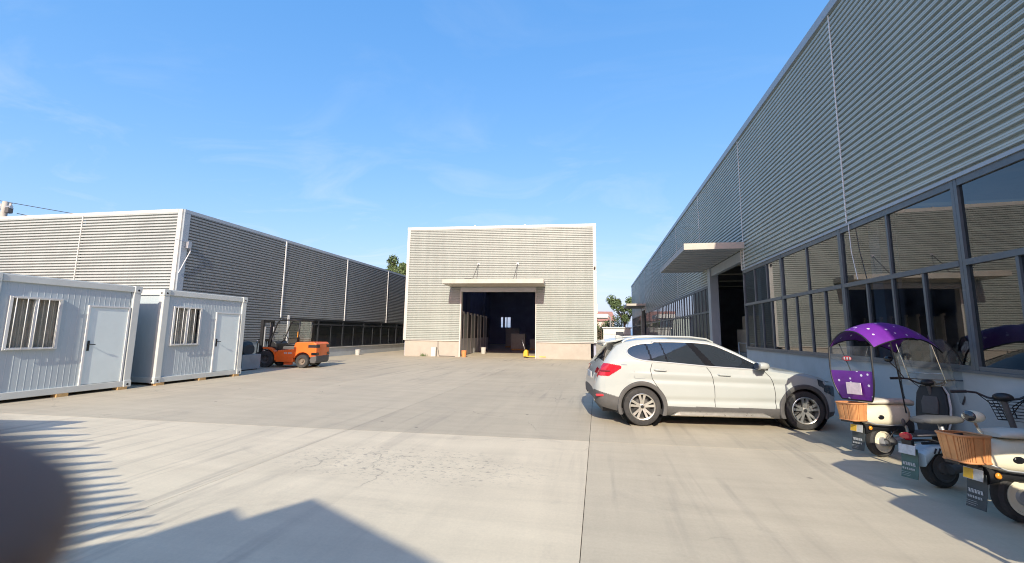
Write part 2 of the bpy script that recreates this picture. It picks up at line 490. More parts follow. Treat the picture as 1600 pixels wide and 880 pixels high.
class MB:
    def __init__(self):
        self.v, self.f = [], []

    def add(self, vs, fs):
        b = len(self.v)
        self.v += [tuple(p) for p in vs]
        self.f += [tuple(b + i for i in f) for f in fs]
        return self

    def fbox(self, fr, u0, u1, d0, d1, z0, z1):
        vs = [fr.P(u, d, z) for z in (z0, z1) for d in (d0, d1) for u in (u0, u1)]
        return self.add(vs, [(0, 1, 3, 2), (4, 6, 7, 5), (0, 4, 5, 1), (2, 3, 7, 6), (0, 2, 6, 4), (1, 5, 7, 3)])

    def box(self, x0, x1, y0, y1, z0, z1):
        return self.fbox(WORLD, x0, x1, y0, y1, z0, z1)

    def hexa(self, bot, top):
        n = len(bot)
        fs = [tuple(range(n))[::-1], tuple(range(n, 2 * n))]
        fs += [(i, (i + 1) % n, n + (i + 1) % n, n + i) for i in range(n)]
        return self.add(list(bot) + list(top), fs)

    def prism_y(self, poly, y0, y1):
        """(x, z) outline extruded along y."""
        return self.hexa([(x, y0, z) for x, z in poly], [(x, y1, z) for x, z in poly])

    def tube(self, pts, r, seg=8, closed=False, r1=None):
        pts = [Vector(p) for p in pts]
        n = len(pts)
        rings = []
        prev = None
        for i, p in enumerate(pts):
            if closed:
                t = pts[(i + 1) % n] - pts[i - 1]
            else:
                t = pts[min(i + 1, n - 1)] - pts[max(i - 1, 0)]
            t.normalize()
            if prev is None:
                a = Vector((0, 0, 1)) if abs(t.z) < 0.9 else Vector((1, 0, 0))
                x = t.cross(a).normalized()
            else:
                x = (prev - t * prev.dot(t)).normalized()
            prev = x
            y = t.cross(x)
            rad = r if r1 is None else r + (r1 - r) * i / max(1, n - 1)
            rings.append([p + (x * math.cos(2 * math.pi * k / seg) + y * math.sin(2 * math.pi * k / seg)) * rad for k in range(seg)])
        vs = [q for ring in rings for q in ring]
        fs = []
        for i in range(n if closed else n - 1):
            j = (i + 1) % n
            for k in range(seg):
                fs.append((i * seg + k, i * seg + (k + 1) % seg, j * seg + (k + 1) % seg, j * seg + k))
        if not closed:
            fs += [tuple(range(seg))[::-1], tuple((n - 1) * seg + k for k in range(seg))]
        return self.add(vs, fs)

    def lathe_y(self, prof, c, seg=32, closed=False):
        """(radius, y) profile turned about the y axis through c."""
        n = len(prof)
        vs, fs = [], []
        for k in range(seg):
            a = 2 * math.pi * k / seg
            for r, y in prof:
                vs.append((c[0] + r * math.cos(a), c[1] + y, c[2] + r * math.sin(a)))
        for k in range(seg):
            k2 = (k + 1) % seg
            for i in range(n if closed else n - 1):
                j = (i + 1) % n
                fs.append((k * n + i, k * n + j, k2 * n + j, k2 * n + i))
        return self.add(vs, fs)

    def lathe_z(self, prof, c, seg=24):
        n = len(prof)
        vs, fs = [], []
        for k in range(seg):
            a = 2 * math.pi * k / seg
            for r, z in prof:
                vs.append((c[0] + r * math.cos(a), c[1] + r * math.sin(a), c[2] + z))
        for k in range(seg):
            k2 = (k + 1) % seg
            for i in range(n - 1):
                fs.append((k * n + i, k2 * n + i, k2 * n + i + 1, k * n + i + 1))
        return self.add(vs, fs)

    def loft(self, secs, seg=20, e=2.6, axis='x'):
        """sections (s, half_width, z0, z1[, y0]) as superellipses along x (or along z: (z, half_w, x0, x1))."""
        vs, fs = [], []
        for sc in secs:
            s, hw, a0, a1 = sc[:4]
            y0 = sc[4] if len(sc) > 4 else 0
            for k in range(seg):
                a = 2 * math.pi * k / seg
                ca, sa = math.cos(a), math.sin(a)
                cy = math.copysign(abs(ca) ** (2 / e), ca) * hw
                cz = (a0 + a1) / 2 + math.copysign(abs(sa) ** (2 / e), sa) * (a1 - a0) / 2
                vs.append((s, y0 + cy, cz) if axis == 'x' else (cz, y0 + cy, s))
        n = len(secs)
        for i in range(n - 1):
            for k in range(seg):
                fs.append((i * seg + k, i * seg + (k + 1) % seg, (i + 1) * seg + (k + 1) % seg, (i + 1) * seg + k))
        fs += [tuple(range(seg))[::-1], tuple((n - 1) * seg + k for k in range(seg))]
        return self.add(vs, fs)

    def grid(self, rows):
        n, m = len(rows), len(rows[0])
        vs = [p for r in rows for p in r]
        fs = [(i * m + j, i * m + j + 1, (i + 1) * m + j + 1, (i + 1) * m + j) for i in range(n - 1) for j in range(m - 1)]
        return self.add(vs, fs)

    def ball(self, c, r, seg=14, sc=(1, 1, 1)):
        n = seg // 2
        rows = []
        for i in range(n + 1):
            t = math.pi * i / n
            rows.append([(c[0] + sc[0] * r * math.sin(t) * math.cos(2 * math.pi * k / seg), c[1] + sc[1] * r * math.sin(t) * math.sin(2 * math.pi * k / seg), c[2] + sc[2] * r * math.cos(t)) for k in range(seg + 1)])
        return self.grid(rows)

    def build(self, name, m, parent=None, smooth=False, bevel=0.0, solid=0.0, subsurf=0, seg=2, auto=40):
        me = bpy.data.meshes.new(name)
        me.from_pydata(self.v, [], self.f)
        me.materials.append(M[m] if isinstance(m, str) else m)
        me.validate()
        o = bpy.data.objects.new(name, me)
        link(o)
        if parent:
            o.parent = parent
        if smooth:
            import bmesh
            bm = bmesh.new()
            bm.from_mesh(me)
            bmesh.ops.remove_doubles(bm, verts=bm.verts, dist=1e-5)
            bmesh.ops.recalc_face_normals(bm, faces=bm.faces)
            lim = R(auto)
            for e in bm.edges:
                e.smooth = len(e.link_faces) == 2 and e.calc_face_angle(0) < lim
            bm.to_mesh(me)
            bm.free()
            for p in me.polygons:
                p.use_smooth = True
        else:
            import bmesh
            bm = bmesh.new()
            bm.from_mesh(me)
            bmesh.ops.recalc_face_normals(bm, faces=bm.faces)
            bm.to_mesh(me)
            bm.free()
        if solid:
            md = o.modifiers.new("thick", 'SOLIDIFY')
            md.thickness = solid
            md.offset = 0
        if bevel:
            md = o.modifiers.new("bevel", 'BEVEL')
            md.width = bevel
            md.segments = seg
            md.limit_method = 'ANGLE'
        if subsurf:
            md = o.modifiers.new("sub", 'SUBSURF')
            md.levels = md.render_levels = subsurf
        return o


PITCH, DEPTH = 0.121, 0.066


def ribs(fr, u0, u1, z0, z1, d0=0.0, phase=0.0, DEPTH=DEPTH):
    """Profiled steel sheet with horizontal ribs, cut to z0..z1."""
    prof = []
    k0 = math.floor((z0 - phase) / PITCH) - 1
    z = phase + k0 * PITCH
    while z < z1:
        prof += [(0, z), (0, z + 0.040), (DEPTH, z + 0.041), (DEPTH, z + 0.066), (DEPTH - 0.006, z + 0.069), (DEPTH - 0.006, z + 0.071), (DEPTH, z + 0.074), (DEPTH, z + 0.101)]
        z += PITCH
    prof.append((0, z))
    out = []
    for (da, za), (db, zb) in zip(prof[:-1], prof[1:]):
        if zb <= z0 or za >= z1:
            continue
        if za < z0:
            da, za = da + (db - da) * (z0 - za) / (zb - za), z0
        if zb > z1:
            db, zb = da + (db - da) * (z1 - za) / (zb - za), z1
        if not out:
            out.append((da, za))
        out.append((db, zb))
    mb = MB()
    mb.grid([[fr.P(u, d0 + d, zz) for d, zz in out] for u in (u0, u1)])
    return mb


# ------------------------------------------------------------------ ground: sheet with cast concrete slabs
ground = MB().add([(-300, -200, -0.03), (300, -200, -0.03), (300, 500, -0.03), (-300, 500, -0.03)], [(0, 1, 2, 3)]).build('ground', 'joint')
tag(ground, 'pale concrete yard floor with cut joints', kind='structure')
tones = {}
for t in (0.80, 0.84, 0.88, 0.91, 1.10):
    tones[t] = concrete_mat('concrete_%d' % int(t * 100), t)
xs = [-140, -60, -36, -27.8, -23.85, -19.9, -15.95, -12.0, -8.05, -4.1, -0.15, 3.8, 7.75, 30, 140]
ys = [-120, -40, -17.35, -11.35, -5.35, 0.65, 6.65, 12.65, 18.65, 24.65, 30.65, 36.65, 60, 120, 400]
SL = 0.075


def slab(x0, x1, y0, y1, tone):
    g0 = 0.0034 if abs(x0 + 0.15) < 0.01 else 0.0028
    g1 = 0.0034 if abs(x1 + 0.15) < 0.01 else 0.0028
    g = 0.003
    s = lambda x, y: y + (SL * (x + 0.15) if 0 < y < 40 else 0)
    q = [(x0 + g0, s(x0, y0) + g), (x1 - g1, s(x1, y0) + g), (x1 - g1, s(x1, y1) - g), (x0 + g0, s(x0, y1) - g)]
    MB().hexa([(x, y, -0.028) for x, y in q], [(x, y, 0.0) for x, y in q]).build('slab', tones[tone], ground)


for i in range(len(xs) - 1):
    for j in range(len(ys) - 1):
        t = 0.84
        if ys[j] >= 6:
            t = rng.choice((0.80, 0.84, 0.84))
        elif xs[i] < -0.2 and xs[i] > -20:
            t = 1.10
        elif xs[i] >= -0.2:
            t = 0.91
        slab(xs[i], xs[i + 1], ys[j], ys[j + 1], t)

# ------------------------------------------------------------------ long slate warehouse on the right
XR = 4.95
FR = Frame((XR, 0, 0), (0, 1, 0), (-1, 0, 0))
Y0, Y1, ZT = -0.5, 62.2, 8.6
wr = empty('warehouse', (XR, 20, 0), 0, 'long slate grey ribbed steel warehouse with a window band along the right', 'warehouse')


def put(o, parent):
    o.parent = parent
    o.matrix_parent_inverse = Matrix.Translation(-Vector(parent.location)) if parent.rotation_euler.z == 0 else parent.matrix_basis.inverted()
    return o


def WB(mb, name, m, parent, **k):
    return put(mb.build(name, m, None, **k), parent)


seams = [Y0, 3.23, 9.13, 15.0, 20.9, 26.8, 32.7, 38.6, 44.5, 50.4, 56.3, Y1]
DOORS = [(15.32, 19.3), (44.9, 48.6)]
for a, b in zip(seams[:-1], seams[1:]):
    cuts = [(a, b, 3.92)]
    for d0, d1 in DOORS:
        if a < d1 and b > d0:
            cuts = []
            if d0 - 0.02 > a:
                cuts.append((a, d0 - 0.02, 3.92))
            cuts.append((max(a, d0 - 0.02), min(b, d1 + 0.45), 4.585))
            if b > d1 + 0.45:
                cuts.append((d1 + 0.45, b, 3.92))
    for c0, c1, zb in cuts:
        WB(ribs(FR, c0 + 0.002, c1 - 0.002, zb, ZT - 0.02, 0, 3.92), 'cladding_sheet', 'clad_slate', wr)
for s in seams[1:-1]:
    zb = 3.9
    mb = MB()
    z = zb
    while z < ZT - 0.1:                                   # strip that follows the ribs
        mb.fbox(FR, s - 0.013, s + 0.013, DEPTH - 0.002, DEPTH + 0.012, z, min(z + 0.112, ZT - 0.08))
        z += PITCH
    WB(mb, 'seam_strip', 'cable', wr)
WB(MB().fbox(FR, Y0, Y1, -0.3, 0.11, ZT - 0.02, ZT + 0.05).fbox(FR, Y0, Y1, 0.06, 0.113, ZT - 0.16, ZT - 0.018), 'parapet_cap', 'trim_slate', wr)
yy0 = Y0
while yy0 < Y1:
    yy1 = min(Y1, yy0 + 5.2)
    WB(MB().box(XR + 0.08, 45, yy0, yy1, ZT - 0.5, ZT - 0.3), 'roof', 'roof', wr)
    if yy1 < Y1:
        WB(MB().box(XR + 0.08, 45, yy1, min(Y1, yy1 + 0.8), ZT - 0.42, ZT - 0.40), 'fill_strip', FILL_STRIP_DIM, wr)  # added roof strip that lets fill light into the warehouse
    yy0 = yy1 + 0.8
WB(MB().box(XR + 0.06, 45, Y0, Y0 + 0.2, 0, ZT - 0.03).box(XR + 0.06, 45, Y1 - 0.2, Y1, 0, ZT - 0.03).box(45, 45.3, Y0, Y1, 0, ZT), 'end_wall', 'inner', wr)
WB(ribs(Frame((XR, Y1, 0), (1, 0, 0), (0, 1, 0)), 0, 40, 1.2, ZT, 0, 3.92), 'end_cladding', 'clad_slate', wr)
pl = [(Y0, DOORS[0][0] - 0.02), (DOORS[0][1] + 0.45, DOORS[1][0] - 0.02), (DOORS[1][1] + 0.45, Y1)]
for a, b in pl:
    WB(MB().fbox(FR, a, b, -0.02, 0.062, 3.86, 3.915), 'drip_flashing', 'trim_slate', wr)
    WB(MB().fbox(FR, a, b, -0.2, 0.03, 0, 1.19), 'plinth', 'plaster_grey', wr)
    WB(MB().fbox(FR, a, b, -0.2, 0.065, 1.19, 1.225), 'sill', 'alu_dark', wr)


def window_module(fr, parent, u0, u1, z0, zt, z1, up, low, glass, tw=0.042, dep=0.04, fm='alu_dark'):
    """Framed light: up panes above the transom, low panes below."""
    mb = MB()
    fw = 0.05
    mb.fbox(fr, u0, u0 + fw, -0.05, dep, z0, z1).fbox(fr, u1 - fw, u1, -0.05, dep, z0, z1)
    mb.fbox(fr, u0 + fw, u1 - fw, -0.05, dep - 0.004, z0, z0 + 0.06).fbox(fr, u0 + fw, u1 - fw, -0.05, dep - 0.004, z1 - 0.1, z1)
    mb.fbox(fr, u0 + fw, u1 - fw, -0.05, dep + 0.006, zt - 0.04, zt + 0.04)
    cells = []
    for n, za, zb in ((up, zt + 0.04, z1 - 0.1), (low, z0 + 0.06, zt - 0.04)):
        edges = [u0 + fw + (u1 - u0 - 2 * fw) * i / n for i in range(n + 1)]
        for e in edges[1:-1]:
            mb.fbox(fr, e - tw / 2, e + tw / 2, -0.045, dep - 0.008, za, zb)
        for i in range(n):
            cells.append((edges[i] + (tw / 2 if i else 0), edges[i + 1] - (tw / 2 if i < n - 1 else 0), za, zb))
    f = WB(mb, 'window_frame', fm, parent)
    for a, b, za, zb in cells:
        g = MB()
        t1, t2 = rng.uniform(-.0022, .0022), rng.uniform(-.0022, .0022)
        w, h = (b - a) / 2, (zb - za) / 2
        vs = []
        for d in (0.004, -0.003):
            for su, sz in ((-1, -1), (1, -1), (1, 1), (-1, 1)):
                vs.append(fr.P((a + b) / 2 + su * (w + 0.01), d + su * w * t1 + sz * h * t2, (za + zb) / 2 + sz * (h + 0.01)))
        g.add(vs, [(0, 1, 2, 3)])
        p = g.build('pane', glass)
        p.parent = f
    return f


def run_windows(fr, parent, edges, z0, zt, z1, glass, up=2, low=4, fm='alu_dark'):
    for i, (a, b) in enumerate(zip(edges[:-1], edges[1:])):
        u = up(i) if callable(up) else up
        window_module(fr, parent, a + 0.002, b - 0.002, z0, zt, z1, u, low, glass, fm=fm)


run_windows(FR, wr, [Y0, 1.04, 3.86, 6.68, 9.5, 12.31, 15.28], 1.225, 2.68, 3.86, G_WALL, up=lambda i: {5: 3}.get(i, 2))
e2 = [19.8 + 2.78 * i for i in range(10)]
e2[-1] = 44.85
run_windows(FR, wr, e2, 1.225, 2.68, 3.86, G_WALL, up=4, low=4)
run_windows(FR, wr, [49.1 + 3.27 * i for i in range(5)], 1.225, 2.68, 3.86, G_WALL, up=4, low=4)
for d0, d1 in DOORS:
    dm = MB().fbox(FR, d1, d1 + 0.42, -0.25, 0.08, 0, 4.58)
    WB(dm, 'door_post', 'trim_slate', wr)
    WB(MB().fbox(FR, d0 - 0.02, d1, -0.15, 0.02, 4.22, 4.58), 'door_lintel', 'trim_slate', wr)
    WB(MB().fbox(FR, d0 - 0.09, d0 - 0.02, -0.15, 0.075, 3.9, 4.56), 'lintel_bracket', 'trim_white', wr)
    WB(MB().fbox(FR, d0 - 0.34, d1 + 1.3, 0.04, 1.92, 4.60, 4.66).fbox(FR, d0 - 0.34, d1 + 1.3, 1.92, 1.97, 4.59, 4.80)
       .fbox(FR, d0 - 0.38, d0 - 0.34, 0.04, 1.97, 4.59, 4.80).fbox(FR, d1 + 1.3, d1 + 1.34, 0.04, 1.97, 4.59, 4.80), 'canopy', 'canopy_grey', wr)
    WB(MB().fbox(FR, d0 - 0.40, d0 - 0.38, 0.04, 1.98, 4.585, 4.805), 'canopy_fascia', 'canopy_cream', wr)
    sl = MB()
    for i in range(1, 12):
        sl.fbox(FR, d0 - 0.33 + i * 0.48, d0 - 0.31 + i * 0.48, 0.05, 1.9, 4.585, 4.60)
    WB(sl, 'soffit_rib', 'canopy_grey', wr)
# inside
WB(MB().box(XR + 0.4, 44.9, Y0 + 0.3, Y1 - 0.3, 0.004, 0.012), 'inner_floor', 'inner', wr)
for yy in (3.2, 9.1, 15.0, 20.9, 26.8, 32.7, 38.6, 44.5):
    WB(MB().box(XR + 0.35, XR + 0.65, yy - 0.15, yy + 0.15, 0.013, ZT - 0.5), 'inner_column', 'inner', wr)
machine = empty('crated_machine', (6.8, 20.2, 0.013), 0, 'beige crated machine stored inside the right warehouse doorway', 'machine')
MB().box(-.7, .7, -.9, .9, 0, 0.9).build('crate', 'grey_cab', machine, bevel=0.01)
MB().box(-.5, .55, -.7, .6, 0.9, 1.9).build('housing', 'beige_box', machine, bevel=0.03)
MB().box(-.35, .3, -.5, .3, 1.9, 2.5).build('hopper', 'beige_box', machine, bevel=0.03)
railing = empty('railing', (5.6, 17.4, 0.013), 0, 'grey tubular railing standing inside the right warehouse doorway', 'railing')
MB().tube([(0, -.9, 0), (0, -.9, 1.35)], .025).tube([(0, .9, 0), (0, .9, 1.35)], .025).tube([(0, 0, 0), (0, 0, 1.35)], .02).build('post', 'steel', railing, True)
MB().tube([(0, -.9, 1.33), (0, .9, 1.33)], .025).tube([(0, -.9, .75), (0, .9, .75)], .02).build('rail', 'steel', railing, True)
tag(MB().tube([FR.P(9.1, 0.06, 3.88), FR.P(9.05, 0.075, 3.3), FR.P(8.92, 0.08, 2.74)], 0.007, 6).build('hanging_cable', 'cable', None, True),
    'thin white cable hanging in front of the upper panes of the right warehouse', 'cable')

# ------------------------------------------------------------------ centre shed facing the camera
MDIR = Vector((1, math.tan(R(4.05)), 0)).normalized()
MN = Vector((MDIR.y, -MDIR.x, 0))
FM = Frame((-8, 26.0, 0), MDIR, MN)
ms = empty('shed', (-8, 26, 0), 0, 'pale ribbed steel shed with an open dark doorway facing the yard', 'shed')
UL, UR, DL, DR = -4.83, 7.96, -0.95, 4.05
WB(ribs(FM, UL + 0.1, DL - 0.03, 1.06, 4.56, 0, 1.06, 0.052), 'cladding_sheet', 'clad_light', ms)
WB(ribs(FM, DR + 0.05, UR - 0.1, 1.06, 4.56, 0, 1.06, 0.052), 'cladding_sheet', 'clad_light', ms)
WB(ribs(FM, UL + 0.1, UR - 0.1, 4.56, 8.72, 0, 1.06, 0.052), 'cladding_sheet', 'clad_light', ms)
WB(MB().fbox(FM, UL, UL + 0.2, -0.2, 0.06, 1.04, 8.56), 'corner_trim', 'trim_white', ms)
WB(MB().fbox(FM, UR - 0.2, UR, -0.2, 0.06, 1.04, 8.56), 'corner_trim', 'trim_white', ms)
WB(MB().fbox(FM, UL - 0.01, UR + 0.01, -0.3, 0.065, 8.56, 8.76), 'parapet_cap', 'trim_white', ms)
WB(MB().fbox(FM, UL + 0.2, DL - 0.03, -0.02, 0.05, 1.02, 1.075), 'drip_flashing', 'trim_white', ms)
WB(MB().fbox(FM, DR + 0.06, UR - 0.2, -0.02, 0.05, 1.02, 1.075), 'drip_flashing', 'trim_white', ms)
WB(MB().fbox(FM, UL + 0.1, DL - 0.03, -0.25, -0.02, 0, 1.03), 'plinth', 'plaster', ms)
WB(MB().fbox(FM, DR + 0.06, UR - 0.4, -0.25, -0.02, 0, 1.03), 'plinth', 'plaster', ms)
WB(MB().fbox(FM, DL - 0.03, DL + 0.06, -0.3, 0.045, 0, 4.3), 'door_post', 'trim_white', ms)
WB(MB().fbox(FM, DR, DR + 0.06, -0.3, 0.045, 0, 4.3), 'door_post', 'trim_white', ms)
WB(MB().fbox(FM, DL - 0.03, DR + 0.06, -0.3, 0.03, 4.3, 4.57), 'door_lintel', 'frosted', ms)
WB(MB().fbox(FM, -1.62, 4.65, 0.04, 1.95, 4.62, 4.68).fbox(FM, -1.62, 4.65, 1.9, 1.97, 4.62, 4.90).fbox(FM, -1.66, -1.6, 0.04, 1.96, 4.61, 4.88).fbox(FM, 4.63, 4.69, 0.04, 1.96, 4.61, 4.88), 'canopy', 'canopy_cream', ms, bevel=0.012)
for u in (0.22, 2.86):
    WB(MB().tube([FM.P(u, 0.05, 6.15), FM.P(u - 0.12, 1.35, 4.86)], 0.02, 8), 'tie_rod', 'dark_grey', ms, smooth=True)
    WB(MB().fbox(FM, u - 0.07, u + 0.07, 0.03, 0.07, 6.08, 6.22), 'rod_plate', 'steel', ms)
WB(MB().fbox(FM, -0.35, 0.05, 1.2, 1.5, 4.69, 5.02), 'canopy_light', 'dark_grey', ms, bevel=0.02)
WB(MB().fbox(FM, UR - 0.16, UR - 0.06, 0.06, 0.2, 5.75, 5.9), 'security_camera', 'black', ms, bevel=0.02)
for u in (-0.1, 3.3):
    WB(MB().fbox(FM, u - 0.05, u + 0.05, -0.1, 0.02, 8.76, 8.82), 'cap_bracket', 'steel', ms)
for i in range(5):
    WB(MB().fbox(FM, UL + 0.05, UR - 0.05, -0.2 - 6 * (i + 1) + (0.9 if i < 4 else 0.2), -0.2 - 6 * i, 8.2, 8.4), 'roof', 'roof', ms)
    if i < 4:
        WB(MB().fbox(FM, UL + 0.05, UR - 0.05, -0.2 - 6 * (i + 1), -0.2 - 6 * (i + 1) + 0.9, 8.25, 8.27), 'fill_strip', FILL_STRIP, ms)  # added roof strip that lets bluish fill light into the shed
WB(MB().fbox(FM, UL, UL + 0.15, -30, -0.21, 0, 8.19), 'side_wall', 'inner', ms)
WB(ribs(Frame(FM.P(UL, 0, 0), -MN, -MDIR), 0.2, 30, 1.06, 8.5, 0.005, 1.06), 'side_cladding', 'clad_light', ms)
WB(MB().fbox(FM, UR - 0.2, UR - 0.05, -30, -0.21, 0, 8.19), 'side_wall', 'inner', ms)
WB(ribs(Frame(FM.P(UR, 0, 0), -MN, MDIR), 0.2, 30, 1.06, 8.5, -0.045, 1.06), 'side_cladding', 'clad_light', ms)
WZ0, WZ1 = 2.3, 3.7
bw = MB()
edges_ = [UL, -3.1, -2.8, -2.55, -2.3, -2.2, -1.75, UR]
for i in range(0, 7):
    if i % 2 == 0:
        bw.fbox(FM, edges_[i], edges_[i + 1], -30, -29.8, WZ0, WZ1)
bw.fbox(FM, UL, UR, -30, -29.8, 0, WZ0).fbox(FM, UL, UR, -30, -29.8, WZ1, 8.19)
WB(bw, 'back_wall', 'inner', ms)
for i in (1, 3, 5):
    WB(MB().fbox(FM, edges_[i], edges_[i + 1], -29.9, -29.89, WZ0, WZ1), 'back_window', G_CAB, ms)
WB(MB().fbox(FM, UL + 0.3, UR - 0.3, -29.7, -0.1, 0.004, 0.012), 'inner_floor', tones[0.84], ms)
part_row = empty('partition', FM.P(-1.2, -0.6, 0.012), math.atan2(-MN.y, -MN.x), 'tall grey and white panelled partition receding inside the centre shed doorway', 'partition')
for i in range(9):
    x = i * 1.15
    MB().box(x, x + 0.22, -0.05, 0.05, 0, 3.05).build('upright', 'white_paint', part_row)
    MB().box(x + 0.22, x + 1.15, -0.03, 0.03, 0, 1.15).build('panel', 'frosted', part_row)
    MB().box(x + 0.22, x + 1.15, -0.02, 0.02, 1.15, 2.9).build('panel', 'inner_dark' if i % 2 == 0 else 'grey_cab', part_row)
for d_ in (-8.0, -16.0, -24.0):
    for u_ in (UL + 0.35, UR - 0.75):
        WB(MB().fbox(FM, u_, u_ + 0.3, d_ - 0.15, d_ + 0.15, 0.013, 8.19), 'inner_column', 'inner', ms)
for k_, (u_, d_, w_, h_) in enumerate(((1.6, -11.5, 1.3, 1.5), (3.1, -13.0, 1.1, 1.0), (0.2, -18.0, 1.5, 2.1))):
    st_o = empty('stacked_goods', FM.P(u_, d_, 0.013), R(4), ('shaded stack of wrapped goods on a pallet in the middle of the centre shed', 'low shaded stack of wrapped goods at the right inside the centre shed', 'tall shaded stack of wrapped goods deep inside the centre shed')[k_], 'goods', 'wrapped goods inside the centre shed')
    MB().box(-w_ / 2, w_ / 2, -.5, .5, .14, h_).build('wrapped_load', 'grey_cab', st_o, bevel=0.03)
    for yy_ in (-.5, -.05, .4):
        MB().box(-w_ / 2, w_ / 2, yy_, yy_ + .1, 0, .14).build('pallet_runner', 'wood', st_o)

# ------------------------------------------------------------------ left warehouse
XL = -16.3
YL0 = 12.95
FL = Frame((XL, 0, 0), (0, 1, 0), (1, 0, 0))
FLF = Frame((XL, YL0, 0), (-1, -0.038, 0), (0.038, -1, 0))
wl2 = empty('warehouse', (XL, YL0, 0), 0, 'lower silver ribbed warehouse behind the white site cabins on the left', 'warehouse')
ZL = 6.40
lseams = [YL0 + 0.22, 18.48, 23.98, 29.4, 34.9, 40.4, 46, 60]
for i, (a, b) in enumerate(zip(lseams[:-1], lseams[1:])):
    if i == 0:
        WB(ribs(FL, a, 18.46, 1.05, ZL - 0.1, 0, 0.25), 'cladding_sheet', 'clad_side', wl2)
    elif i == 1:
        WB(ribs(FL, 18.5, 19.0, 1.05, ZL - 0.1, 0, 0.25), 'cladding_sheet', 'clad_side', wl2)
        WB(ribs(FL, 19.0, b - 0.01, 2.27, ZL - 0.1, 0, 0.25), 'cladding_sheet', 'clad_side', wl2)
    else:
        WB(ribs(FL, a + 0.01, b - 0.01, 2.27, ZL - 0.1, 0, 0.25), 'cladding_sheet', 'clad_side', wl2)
    if i:
        WB(MB().fbox(FL, a - 0.03, a + 0.03, DEPTH - 0.002, DEPTH + 0.03, 2.25, ZL - 0.1), 'seam_strip', 'cable', wl2)
WB(MB().fbox(FL, YL0 + 0.0, 60, -0.3, 0.075, ZL - 0.14, ZL), 'parapet_cap', 'trim_slate', wl2)
WB(MB().fbox(FL, YL0 + 0.0, YL0 + 0.24, -0.1, 0.07, 0, ZL - 0.142), 'corner_trim', 'trim_slate', wl2)
WB(MB().fbox(FLF, 0.002, 0.2, -0.1, 0.06, 0, ZL + 0.003), 'corner_trim', 'trim_white', wl2)
WB(MB().fbox(FLF, 0.2, 9.8, -0.3, 0.07, ZL - 0.13, ZL + 0.006), 'parapet_cap', 'trim_white', wl2)
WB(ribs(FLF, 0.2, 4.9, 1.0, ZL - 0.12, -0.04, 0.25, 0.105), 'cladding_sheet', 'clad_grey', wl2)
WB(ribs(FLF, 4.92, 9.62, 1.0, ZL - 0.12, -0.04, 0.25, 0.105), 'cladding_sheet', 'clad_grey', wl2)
WB(MB().fbox(FLF, 4.885, 4.935, DEPTH - 0.003, DEPTH + 0.02, 1.0, ZL - 0.13), 'seam_strip', 'trim_white', wl2)
WB(MB().fbox(FLF, 9.6, 9.8, -0.2, 0.065, 0, ZL - 0.131), 'corner_trim', 'trim_white', wl2)
WB(MB().fbox(FLF, 0.2, 9.6, -0.2, -0.03, 0, 1.0), 'plinth', 'plaster_grey', wl2)
WB(MB().fbox(FL, YL0 + 0.24, 19.0, -0.2, 0.03, 0, 1.05), 'plinth', 'grey_cab', wl2)
WB(MB().fbox(FL, 19.1, 60, -0.2, 0.03, 0, 0.54), 'plinth', 'plaster_grey', wl2)
WB(MB().fbox(FL, 19.1, 60, -0.2, 0.09, 0.54, 0.58), 'sill', 'trim_white', wl2)
WB(MB().fbox(FL, 18.99, 19.12, -0.1, 0.10, 0, 2.4), 'downpipe', 'white_paint', wl2)
run_windows(FL, wl2, [19.14 + 2.42 * i for i in range(17)], 0.58, 1.95, 2.27, G_DARK, up=1, low=2, fm='alu_black')
WB(MB().box(-36, XL - 0.1, YL0 + 0.4, 60, ZL - 0.5, ZL - 0.3), 'roof', 'roof', wl2)
WB(MB().box(-36, -35.8, YL0 + 0.4, 60, 0, ZL - 0.31).box(-35.8, XL - 0.1, 59.8, 60, 0, ZL - 0.31).box(-35.8, -26.2, YL0 + 0.4, YL0 + 0.6, 0, ZL - 0.31), 'end_wall', 'inner', wl2)
WB(MB().box(-35.7, XL - 0.3, YL0 + 0.7, 59.7, 0.004, 0.012), 'inner_floor', 'inner_dark', wl2)
for yy in (20.5, 22.9, 25.3, 27.8, 30.2, 32.6):
    b = empty('stored_crate', (XL - 2.2, yy, 0.013), 0, None, 'crate')
    b["label"] = {20.5: 'pale crate behind the left warehouse window nearest the forklift', 22.9: 'second crate from the forklift behind the left warehouse windows', 25.3: 'third crate from the forklift behind the left warehouse windows', 27.8: 'fourth crate from the forklift behind the left warehouse windows', 30.2: 'fifth crate from the forklift behind the left warehouse windows', 32.6: 'farthest crate from the forklift behind the left warehouse windows'}[yy]
    b["group"] = 'crates behind the left warehouse windows'
    MB().box(-.5, .5, -.55, .55, 0.12, rng.uniform(1.0, 1.5)).build('crate_box', 'frosted' if rng.random() < .5 else 'beige_box', b, bevel=0.02)
    MB().box(-.5, .5, -.55, -.4, 0, .12).box(-.5, .5, .4, .55, 0, .12).build('pallet_runner', 'wood', b)
WB(MB().fbox(FL, 33.2, 33.45, 0.04, 0.3, 4.35, 4.6), 'wall_lamp', 'white_paint', wl2, bevel=0.03)
cam_o = empty('corner_camera', FL.P(YL0 + 0.22, 0.1, 4.98), 0, 'small reddish wall camera on the corner of the left warehouse', 'camera')
MB().box(0, .12, -.08, .08, -.16, .12).build('housing', 'steel', cam_o, bevel=0.015)
MB().tube([(0.02, -.5, .12), (0.02, 0, .08)], .012, 6).build('bracket', 'steel', cam_o, True)
